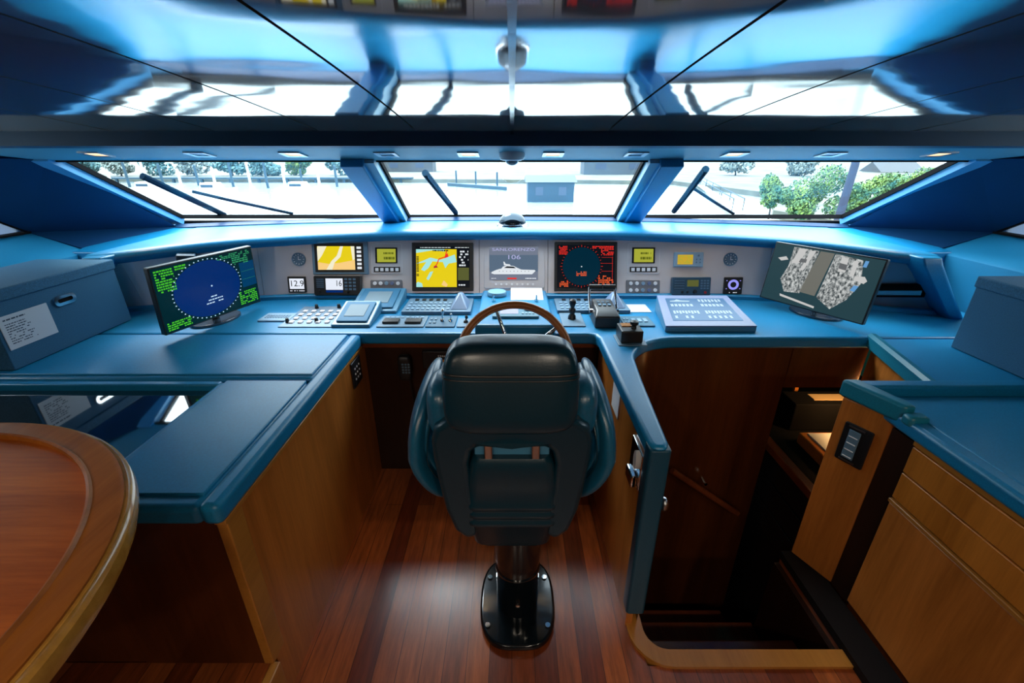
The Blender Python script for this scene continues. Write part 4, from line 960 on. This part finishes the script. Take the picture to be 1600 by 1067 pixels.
# joystick, throttle, thruster
t, w, h, z = plate('joystick', 'black joystick with a bulbous grip on a grey plate right of the wheel', 'joystick', (876, 489, 911, 511), .006)
bm = new(); lathe(bm, [(.020, z), (.018, z + .014), (.011, z + .026), (.017, z + .038), (.016, z + .05), (.009, z + .058), (.012, z + .066), (.017, z + .080), (.015, z + .094), (.006, z + .101)], (0, 0, 0), 22); obj('grip', bm, BLACK, t, world=False)
M, w, h = top_frame(924, 490, 961, 513, TOP); t = thing('throttle', 'black twin lever throttle with chrome arms on the console', 'throttle', M)
bm = new(); prism(bm, rrect(w, h, .008), 0, .055); loft(bm, [[(-w / 2, -h / 2, .055), (w / 2, -h / 2, .055), (w / 2, h / 2, .055), (-w / 2, h / 2, .055)], [(-w * .4, -h * .3, .075), (w * .4, -h * .3, .075), (w * .4, h * .4, .085), (-w * .4, h * .4, .085)]]); obj('base', bm, BLACK, t, world=False, bevel=.005)
for s in (-1, 1):
    bm = new(); cyl(bm, (s * w * .46, 0, .045), (s * w * .60, 0, .045), .016, n=18); tube(bm, [(s * w * .56, 0, .045), (s * w * .56, h * .3, .10), (s * w * .54, h * .42, .142)], .006, 10); a_ = obj('arm', bm, CHROME, t, world=False)
    bm = new(); cyl(bm, (s * w * .03, h * .42, .145), (s * w * .56, h * .42, .145), .0125, n=18); obj('grip', bm, BLACK, a_, world=False)
keys(t, w, h, .080, 3, 2, -.3, .3, -.1, .3, GREY, .004, .6, 'buttons')
M, w, h = top_frame(975, 476, 1013, 488, TOP + .001); bm = new(); box(bm, (0, 0, .001), (w, h, .002), M=M); tag(obj('paper_slip', bm, WHITE), 'white paper slip lying behind the thruster control', 'paper')
t, w, h, z = plate('keypad', 'flat grey keypad with three square buttons right of the throttle', 'keypad', (971, 496, 1018, 511), .008, simple('blue grey keypad', (.06, .16, .24), .35))
for k in range(3): bm = new(); box(bm, (w * (-.1 + .19 * k), 0, z + .002), (w * .12, h * .32, .004)); obj('button', bm, PALE, t, world=False)
keys(t, w, h, z, 2, 2, -.45, -.24, -.3, .3, GREY, .003, .6, 'indicator_lights')
M, w, h = top_frame(962, 524, 1006, 541, TOP); t = thing('thruster_control', 'black box thruster control with knob near the corner of the console', 'control', M)
bm = new(); prism(bm, rrect(w, h, .006), 0, .005); obj('plate', bm, GREY, t, world=False, bevel=.002)
bm = new(); bx(bm, -w * .40, w * .36, -h * .35, h * .5, .005, .06); obj('body', bm, BLACK, t, world=False, bevel=.005)
bm = new(); bx(bm, -w * .3, w * .1, h * .1, h * .4, .06, .064); obj('label_plate', bm, TRIM_W, t, world=False)
bm = new(); lathe(bm, [(.012, .06), (.010, .072), (.018, .080), (.018, .092), (.008, .096)], (w * .08, -h * .05, 0), 18); obj('knob', bm, BLACK, t, world=False)
# alarm panel
fl, frt, bl, brt = PZ(1040, 511, .825), PZ(1183, 511, .825), PZ(1026, 463, .878), PZ(1135, 463, .878)
Y0a, Y1a = fl.y, bl.y; X0a, X1a = fl.x, frt.x
al = thing('alarm_panel', 'slanted alarm panel with rows of lit symbols right on the console', 'panel', ((X0a + X1a) / 2, Y0a, TOP))
bm = new(); loft(bm, [[(X0a, Y0a, z0), (X1a, Y0a, z0), (brt.x, Y1a, z1), (bl.x, Y1a, z1)] for z0, z1 in ((TOP, TOP), (.825, .878))]); obj('wedge', bm, MIDBLUE, al, bevel=.004)
Ma = frame((fl + frt + bl + brt) / 4, frt - fl, bl - fl); wa, ha = (frt.x - fl.x + brt.x - bl.x) / 2, (bl - fl).length
bm = new()
def pa(a, b, o): 
    p = fl.lerp(frt, a).lerp(bl.lerp(brt, a), b); return p + (Ma.to_3x3() @ Vector((0, 0, o)))
loft(bm, [[pa(0, 0, o), pa(1, 0, o), pa(1, 1, o), pa(0, 1, o)] for o in (0, .006)]); obj('frame_plate', bm, LILAC, al, bevel=.002)
bm = new(); loft(bm, [[pa(.1, .16, o), pa(.9, .16, o), pa(.9, .88, o), pa(.1, .88, o)] for o in (.006, .0075)]); obj('face', bm, emit('screen alarm blue', (.05, .20, .45)), al)
def arect(a0, b0, a1, b1): quad(bm, [pa(a0, b0, .0082), pa(a1, b0, .0082), pa(a1, b1, .0082), pa(a0, b1, .0082)])
for c0 in (.14, .53):
    bm = new()
    for k in range(6): arect(c0 + k * .05, .60, c0 + .036 + k * .05, .68)
    obj('symbol_row', bm, C['pale'], al, flat=True, recalc=False); bm = new()
    for k in range(9): arect(c0 + k * .036, .36 + .02 * (k % 2), c0 + .026 + k * .036, .46)
    obj('symbol_row', bm, C['pale'], al, flat=True, recalc=False); bm = new()
    for k in range(5):
        if k in (0, 2, 3) or c0 > .5: arect(c0 + k * .062, .22, c0 + .03 + k * .062, .30)
    obj('symbol_row', bm, C['pale'], al, flat=True, recalc=False)
bm = new()
for k in range(7): arect(.53 + k * .045, .76 - .02 * (k % 2), .56 + k * .045, .84)
obj('symbol_row', bm, C['pale'], al, flat=True, recalc=False); bm = new()
quad(bm, [pa(a, b, .0082) for a, b in ((.15, .76), (.40, .76), (.42, .79), (.30, .80), (.25, .84), (.21, .80), (.15, .79))])
obj('lit_boat_symbol', bm, C['pale'], al, flat=True, recalc=False)

# ------------------------------------------------------------------ items below the console, on the brow, on the soffit
hs_ = thing('radio_handset', 'black radio handset hanging on the dark panel left of the chair', 'handset', (-.465, 1.88, .6))
bm = new(); super_ellipsoid(bm, PY(633, 574, 1.875), (.032, .022, .066), .5, .6, 24, 16); obj('body', bm, BLACK, hs_)
bm = new(); c_ = PY(634, 573, 1.853)
for i in range(3):
    for j in range(4): box(bm, c_ + Vector((-.014 + .014 * i, 0, -.03 + .014 * j)), (.009, .005, .008))
obj('keys', bm, GREY, hs_)
bm = new(); q = PY(640, 592, 1.88); tube(bm, [q, q + Vector((.01, 0, -.12)), q + Vector((.03, .0, -.25)), q + Vector((.06, .01, -.2))], .004, 8); obj('cord', bm, BLACK, hs_)
sp_ = thing('starter_switch', 'black switch box with an orange label under the console left of the chair', 'switch', (-.3, 1.88, .62))
bm = new(); c_ = PY(690, 562, 1.88); box(bm, c_ + Vector((-.03, .01, 0)), (.12, .03, .09)); obj('body', bm, BLACK, sp_, bevel=.004)
bm = new(); box(bm, c_ + Vector((0, -.008, -.012)), (.028, .004, .03)); obj('orange_label', bm, simple('orange label', (.75, .26, .02), .5), sp_)
bm = new()
for k in range(4): box(bm, c_ + Vector((-.012 + .009 * k, -.007, .022)), (.005, .004, .007))
obj('white_marks', bm, WHITE, sp_)
cp = thing('compass_dome', 'chrome compass dome standing in the middle of the dash top', 'compass', (0.002, 2.62, 1.158))
bm = new(); lathe(bm, [(.088, 0), (.092, .006), (.088, .016), (.076, .020)], (.002, 2.62, 1.157), 40); obj('base_ring', bm, CHROME, cp)
bm = new(); lathe(bm, [(.078 * math.cos(R(a)), .018 + .062 * math.sin(R(a))) for a in range(0, 90, 9)] + [(.002, .0802)], (.002, 2.62, 1.157), 40); obj('dome', bm, simple('dark chrome', (.035, .05, .065), .06, metal=.9), cp)
def soffit_pt(u, v, o=0):
    n = Vector((0, -(HB[1] - HL[1]), -(HL[0] - HB[0]))).normalized(); c = Vector((0, 0, EYE)); d = ray(u, v); p0 = Vector((0, HB[0], HB[1]))
    k = (p0 - c).dot(n) / d.dot(n); p = c + d * k; return p, n
SOFY = 2.14; SOFZ = lerp(HB[1], HL[1], (SOFY - HB[0]) / (HL[0] - HB[0]))
sn = Vector((0, -(HB[1] - HL[1]), -(HL[0] - HB[0]))).normalized()
WARM = emit('warm lamp', (1.0, .60, .26), 2.2)
for u, lit, lab in ((150, 1, 'lit square downlight at the far left of the soffit'), (312, 0, 'unlit square fitting above the left windscreen'), (458, 1, 'lit square downlight above the right end of the left windscreen'),
                    (604, 0, 'unlit square fitting beside the left mullion'), (732, 1, 'lit square downlight left of the dome camera'), (864, 1, 'lit square downlight right of the dome camera'),
                    (994, 0, 'unlit square fitting beside the right mullion'), (1148, 1, 'lit square downlight above the left end of the right windscreen'), (1298, 0, 'unlit square fitting above the right windscreen'), (1468, 1, 'lit square downlight at the far right of the soffit')):
    d = ray(u, 239); x = d.x / d.y * SOFY
    M = frame((x, SOFY, SOFZ), (1, 0, 0), Vector((0, HB[0] - HL[0], HB[1] - HL[1])))
    if M.to_3x3().col[2].dot(sn) < 0: M = frame((x, SOFY, SOFZ), (-1, 0, 0), Vector((0, HB[0] - HL[0], HB[1] - HL[1])))
    t = thing('soffit_light', lab, 'light', M, 'square soffit lights')
    bm = new(); o_r, i_r = rrect(.094, .094, .004, 2), rrect(.06, .06, .004, 2)
    f3 = lambda pts, z: [(a, b, z) for a, b in pts]
    loft(bm, [f3(i_r, -.002), f3(i_r, .004), f3(o_r, .006), f3(o_r, -.002)], cap=False); obj('frame', bm, STEEL, t, world=False)
    bm = new(); disc(bm, 0, 0, .002, .028); rect(bm, -.031, -.031, .031, .031, .001)
    obj('lamp_glass', bm, WARM if lit else PALE, t, world=False, flat=True)
    if lit:
        sd = bpy.data.lights.new('downlight', 'SPOT'); sd.energy = 4; sd.color = (1, .66, .34); sd.spot_size = R(80); sd.spot_blend = .6; sd.shadow_soft_size = .02
        so = bpy.data.objects.new('downlight', sd); COL.objects.link(so); so.location = Vector((x, SOFY, SOFZ)) + sn * .02
dc = thing('dome_camera', 'grey dome camera fixed in the middle of the soffit', 'camera', (0, SOFY, SOFZ))
bm = new(); lathe(bm, [(.055, 0), (.058, -.02), (.052, -.036), (.040, -.040)], (.0, SOFY, SOFZ + .012), 36); obj('housing', bm, simple('grey housing', (.6, .66, .7), .4), dc)
bm = new(); lathe(bm, [(.030 * math.cos(R(a)), -.038 - .022 * math.sin(R(a))) for a in range(0, 90, 10)] + [(.001, -.0602)], (0, SOFY, SOFZ + .012), 28); obj('lens_dome', bm, simple('smoked dome', (.10, .13, .16), .25, spec=.8), dc)

# ceiling downlights behind the camera (the cabin's own lamps)
for x, y in ((-1.3, -.55), (-.45, -.55), (.45, -.55), (1.3, -.55), (-.45, -1.7), (.45, -1.7)):
    zc = ceil_z(y); t = thing('ceiling_downlight', 'round warm ceiling downlight in the cabin ceiling', 'light', (x, y, zc), 'cabin downlights')
    bm = new(); lathe(bm, [(.035, -.004), (.045, -.006), (.05, 0), (.05, .003)], (x, y, zc), 28); obj('ring', bm, CHROME, t)
    bm = new(); disc(bm, x, y, zc - .003, .034); obj('lamp_glass', bm, WARM, t, flat=True)
    sd = bpy.data.lights.new('cabin light', 'SPOT'); sd.energy = 22; sd.color = (1, .84, .66); sd.spot_size = R(120); sd.spot_blend = .7; sd.shadow_soft_size = .05
    so = bpy.data.objects.new('cabin_light', sd); COL.objects.link(so); so.location = (x, y, zc - .02); so.rotation_euler = (R(28), 0, 0)

# ------------------------------------------------------------------ wipers outside the windscreen
WIP = simple('wiper blue black', (.002, .012, .026), .9, spec=.05)
def wiper(label, a, b, arm):
    t = thing('windscreen_wiper', label, 'wiper', glass_pt(*b, .05), 'windscreen wipers')
    bm = new(); cyl(bm, glass_pt(*a, .05), glass_pt(*b, .05), .019, .017, 8); obj('blade', bm, WIP, t)
    bm = new(); tube(bm, [glass_pt(*p, .062) for p in arm], .009, 8); obj('arm', bm, WIP, t)
wiper('dark wiper resting across the left windscreen', (222, 275), (351, 336), [(300, 299), (355, 312), (458, 334)])
wiper('dark wiper standing upright in the middle windscreen', (664, 270), (712, 332), [(690, 300), (702, 320), (714, 334)])
wiper('dark wiper standing at the left of the right windscreen', (1103, 264), (1053, 330), [(1080, 292), (1120, 318), (1146, 334)])

# ------------------------------------------------------------------ outside
SEA = -4.0
def water_mat():
    m, nt, b = nmat('bright water')
    n = N(nt, 'ShaderNodeTexNoise', Scale=.25, Detail=4.0); nt.links.new(coords(nt, (.35, 2.2, 1)), n.inputs['Vector'])
    b.inputs['Base Color'].default_value = (.30, .38, .40, 1); b.inputs['Roughness'].default_value = .12; b.inputs['Specular IOR Level'].default_value = 1
    b.inputs['IOR'].default_value = 1.6; bump(nt, b, n.outputs['Fac'], .25, .25); return m
bm = new(); quad(bm, [(-260, 5, SEA), (260, 5, SEA), (260, 320, SEA), (-260, 320, SEA)])
structure('water', bm, water_mat(), 'bright harbour water outside the windscreen', 'water', flat=True)
LAND = simple('pale ground', (.09, .10, .085), .9, noise=.35, nscale=.25)
bm = new(); prism(bm, [(-200, 100), (-40, 96), (0, 92), (30, 88), (34, 60), (24, 42), (26, 30), (34, 22), (200, 10), (200, 300), (-200, 300)], SEA - .5, SEA + .7)
structure('ground_shore', bm, LAND, 'pale shore beyond the harbour water', 'ground', flat=True)
def leaf_mat(name, a, b_):
    m, nt, b = nmat(name); n = N(nt, 'ShaderNodeTexNoise', Scale=1.2, Detail=2.0); nt.links.new(coords(nt), n.inputs['Vector'])
    r = ramp(nt, n.outputs['Fac'], [(.35, a), (.65, b_)]); nt.links.new(r.outputs[0], b.inputs['Base Color']); b.inputs['Roughness'].default_value = .7; b.inputs['Specular IOR Level'].default_value = .2; return m
LEAF = [leaf_mat('leaf green', (.03, .11, .085), (.17, .26, .06)), leaf_mat('leaf teal', (.06, .16, .18), (.13, .22, .21)), leaf_mat('leaf pale', (.15, .20, .19), (.24, .28, .26))]
BARK = simple('bark', (.03, .04, .05), .8)
def plant(name, label, cat, x, y, z0, rx, rz, trunk, n, leaf, mat, group):
    t = thing(name, label, cat, (x, y, z0), group); bm = new()
    blobs = [(Vector((random.uniform(-.55, .55) * rx, random.uniform(-.5, .5) * rx, trunk + rz * random.uniform(.35, 1.5))), random.uniform(.35, .6)) for _ in range(9)]
    for _ in range(n):
        c, k = random.choice(blobs); v = Vector((random.gauss(0, 1), random.gauss(0, 1), random.gauss(0, 1))).normalized()
        p = c + Vector((v.x * rx * k, v.y * rx * k, v.z * rz * k)) * random.uniform(.75, 1.05)
        if p.z < .05: p.z = .05 + random.random() * .3
        a = (v + Vector((random.uniform(-1, 1), random.uniform(-1, 1), random.uniform(-1, 1))) * .7).normalized(); u_ = a.orthogonal().normalized(); w_ = a.cross(u_); s = leaf * random.uniform(.6, 1.3)
        quad(bm, [p + u_ * s, p + w_ * s * .6, p - u_ * s, p - w_ * s * .6])
    obj('crown', bm, mat, t, world=False, flat=True, recalc=False)
    bm = new(); tube(bm, [(0, 0, -.1), (.05 * rx, 0, trunk * .6), (0, .04 * rx, trunk + rz * .7)], [.05 * rx + .05, .04 * rx + .04, .02], 8); obj('trunk', bm, BARK, t, world=False)
    return t
G = SEA + .7
# bushes and trees seen through the right windscreen
def at(u, v, z): return PZ(u, v, z)
spec = [(1200, 318, 1.5, 1.7, 0), (1262, 322, 2.2, 2.0, 0), (1320, 326, 2.0, 1.7, 0), (1372, 322, 2.2, 1.8, 0), (1425, 305, 2.4, 1.8, 0), (1480, 290, 2.8, 2.0, 0)]
names = ['dense green bush at the left end of the bushes on the right shore', 'tall dense bush just left of the wooden pole', 'dense bush just right of the wooden pole', 'green bush below the white house', 'green bush near the right corner of the right windscreen', 'green bush at the far right edge of the right windscreen']
for (u, v, rx, rz, k), lb in zip(spec, names):
    p = at(u, v + 22, G); plant('bush', lb, 'bush', p.x, p.y, G, rx * .8, rz, .1, 5000, .11, LEAF[0], 'bushes on the right shore')
p = at(1307, 352, G); bm = new(); tube(bm, [(p.x, p.y, G - .2), (p.x + .1, p.y, G + 4), (p.x - .1, p.y, G + 9)], [.28, .25, .2], 10); tag(obj('wooden_pole', bm, simple('pole violet grey', (.022, .03, .06), .8)), 'tall wooden pole among the bushes on the right shore', 'pole')
def house(name, label, x, y, w, d, hgt, roof, wm, rm, z0=G, cat='house'):
    t = thing(name, label, cat, (x, y, z0))
    bm = new(); bx(bm, -w / 2, w / 2, -d / 2, d / 2, 0, hgt); obj('walls', bm, wm, t, world=False, flat=True)
    bm = new(); prism_axis(bm, [(-d / 2 - .3, hgt), (0, hgt + roof), (d / 2 + .3, hgt)], -w / 2 - .3, w / 2 + .3); obj('roof', bm, rm, t, world=False, flat=True)
    for k in range(2):
        bm = new(); xx = (-.25 + .5 * k) * w; bx(bm, xx - w * .08, xx + w * .08, -d / 2 - .05, -d / 2, hgt * .35, hgt * .75); obj('window', bm, INK, t, world=False, flat=True)
HW, HB_, HG = simple('white boards', (.7, .72, .72), .7), simple('blue roof', (.004, .03, .06), .5), simple('grey roof', (.05, .06, .07), .7)
p = at(1385, 292, G); house('white_house', 'small white house behind the bushes on the right', p.x, p.y, 6, 4, 2.2, 1.4, HW, HG)
p = at(858, 313, SEA); house('boathouse', 'blue boathouse standing on the water in the middle windscreen', p.x, p.y, 5.6, 4.5, 2.3, .7, HB_, HB_, SEA, 'boathouse')
p = at(640, 268, G); house('grey_shed', 'grey shed on the far shore in the middle windscreen', p.x, p.y, 14, 6, 3, 1.5, HG, HG)
p = at(960, 272, G); house('long_shed', 'long pale blue shed on the far shore right of the boathouse', p.x, p.y, 16, 6, 3.4, 1.2, simple('pale blue boards', (.05, .07, .09), .7), HG)
far = [(75, 262, 2), (130, 265, 1), (185, 262, 2), (245, 263, 1), (300, 262, 2), (360, 262, 1), (415, 263, 1), (470, 262, 0), (530, 263, 1), (1150, 262, 2), (1250, 262, 2)]
fl_ = ['pale tree at the left corner of the left windscreen', 'teal tree beyond the docks at the far left', 'pale tree beyond the docks left of the wiper', 'teal tree behind the tip of the left wiper', 'pale tree beyond the wiper of the left windscreen',
       'teal tree in the middle of the far shore on the left', 'teal tree right of the middle of the left shore', 'green tree near the right end of the left windscreen', 'teal tree beside the left mullion', 'pale tree on the far shore left of the bushes', 'pale tree on the far shore behind the bushes']
for (u, v, k), lb in zip(far, fl_):
    y = 108 + random.uniform(-2, 2); d = ray(u, v); plant('tree', lb, 'tree', d.x / d.y * y, y, G, 3.6, 2.6, .2, 1500, .38, LEAF[k], 'trees on the far shore')
# dock with pilings on the left
WD_ = simple('weathered blue wood', (.015, .045, .07), .8); WP = simple('white post', (.6, .66, .68), .7)
dk = thing('dock', 'long wooden dock along the far shore on the left', 'dock', (-60, 90, SEA))
bm = new(); bx(bm, -110, -20, 93.8, 95.6, SEA + .7, SEA + 1.0); obj('deck', bm, WD_, dk, flat=True)
bm = new()
for k in range(16): bx(bm, -108 + k * 5.7, -107.6 + k * 5.7, 94.0, 94.4, SEA, SEA + .7)
obj('deck_legs', bm, WD_, dk, flat=True)
for k in range(17):
    u = 95 + k * 27; v = 294 - (k % 3) * 2; p = at(u, v, SEA); hgt = random.uniform(2.5, 4.2)
    bm = new(); cyl(bm, (p.x, p.y, SEA - .3), (p.x, p.y, SEA + hgt), .22, .2, 10); cyl(bm, (p.x, p.y, SEA + hgt), (p.x, p.y, SEA + hgt + .3), .2, .02, 10)
    tag(obj('piling', bm, WP if k % 2 else WD_), 'slender piling in front of the dock seen through the left windscreen', 'piling', 'dock pilings')
gp = thing('pontoon', 'low blue pontoon on the water left of the boathouse', 'pontoon', tuple(at(745, 296, SEA)))
a, b = at(700, 290, SEA), at(792, 297, SEA)
bm = new(); loft(bm, [[(q.x, q.y - .8, SEA), (q.x, q.y + .8, SEA), (q.x, q.y + .8, SEA + .5), (q.x, q.y - .8, SEA + .5)] for q in (a, b)]); obj('deck', bm, WD_, gp, flat=True)
for q in (a.lerp(b, .15), a.lerp(b, .5), a.lerp(b, .85)):
    bm = new(); cyl(bm, (q.x, q.y + 1, SEA), (q.x, q.y + 1, SEA + 2.6), .15, n=8); obj('post', bm, WD_, gp)
# gangway rails at the left of the right window
gw = thing('gangway', 'white gangway with rails on the water in the right windscreen', 'gangway', tuple(at(1120, 345, SEA)))
a, b = at(1090, 292, SEA), at(1150, 338, SEA)
bm = new(); loft(bm, [[(q.x - .5, q.y, SEA + .5), (q.x + .5, q.y, SEA + .5), (q.x + .5, q.y, SEA + .6), (q.x - .5, q.y, SEA + .6)] for q in (a, b)]); obj('deck', bm, WP, gw, flat=True)
for s in (-.5, .5):
    bm = new(); tube(bm, [(q.x + s, q.y, SEA + 1.6) for q in (a, b)], .05, 6)
    for k in range(6): q = a.lerp(b, k / 5); tube(bm, [(q.x + s, q.y, SEA + .5), (q.x + s, q.y, SEA + 1.6)], .04, 6)
    obj('rail', bm, WD_, gw)

# moored boats along the far dock
def boat(label, u, v, L):
    p = at(u, v, SEA); t = thing('moored_boat', label, 'boat', (p.x, p.y, SEA), 'boats moored at the far dock')
    bm = new(); loft(bm, [[(x * L, -.16 * L * w, 0), (x * L, -.2 * L * w, .13 * L + b), (x * L, .2 * L * w, .13 * L + b), (x * L, .16 * L * w, 0)] for x, w, b in ((-.5, .8, 0), (-.1, 1, 0), (.25, .8, .1), (.42, .4, .25), (.5, .06, .35))]); obj('hull', bm, HW, t, world=False)
    bm = new(); loft(bm, [[(x0 * L, -.13 * L, z), (x1 * L, -.13 * L, z), (x1 * L, .13 * L, z), (x0 * L, .13 * L, z)] for x0, x1, z in ((-.3, .15, .13 * L), (-.27, .06, .28 * L))]); obj('cabin', bm, HW, t, world=False)
    bm = new(); bx(bm, -.26 * L, .02 * L, -.131 * L - .05, -.12 * L, .18 * L, .24 * L); obj('window', bm, HB_, t, world=False)
boat('white motorboat moored at the dock, leftmost of the three boats', 240, 303, 6)
boat('white motorboat moored at the dock, middle one of the three boats', 340, 305, 6)
boat('white motorboat moored at the dock, rightmost of the three boats', 475, 303, 6)
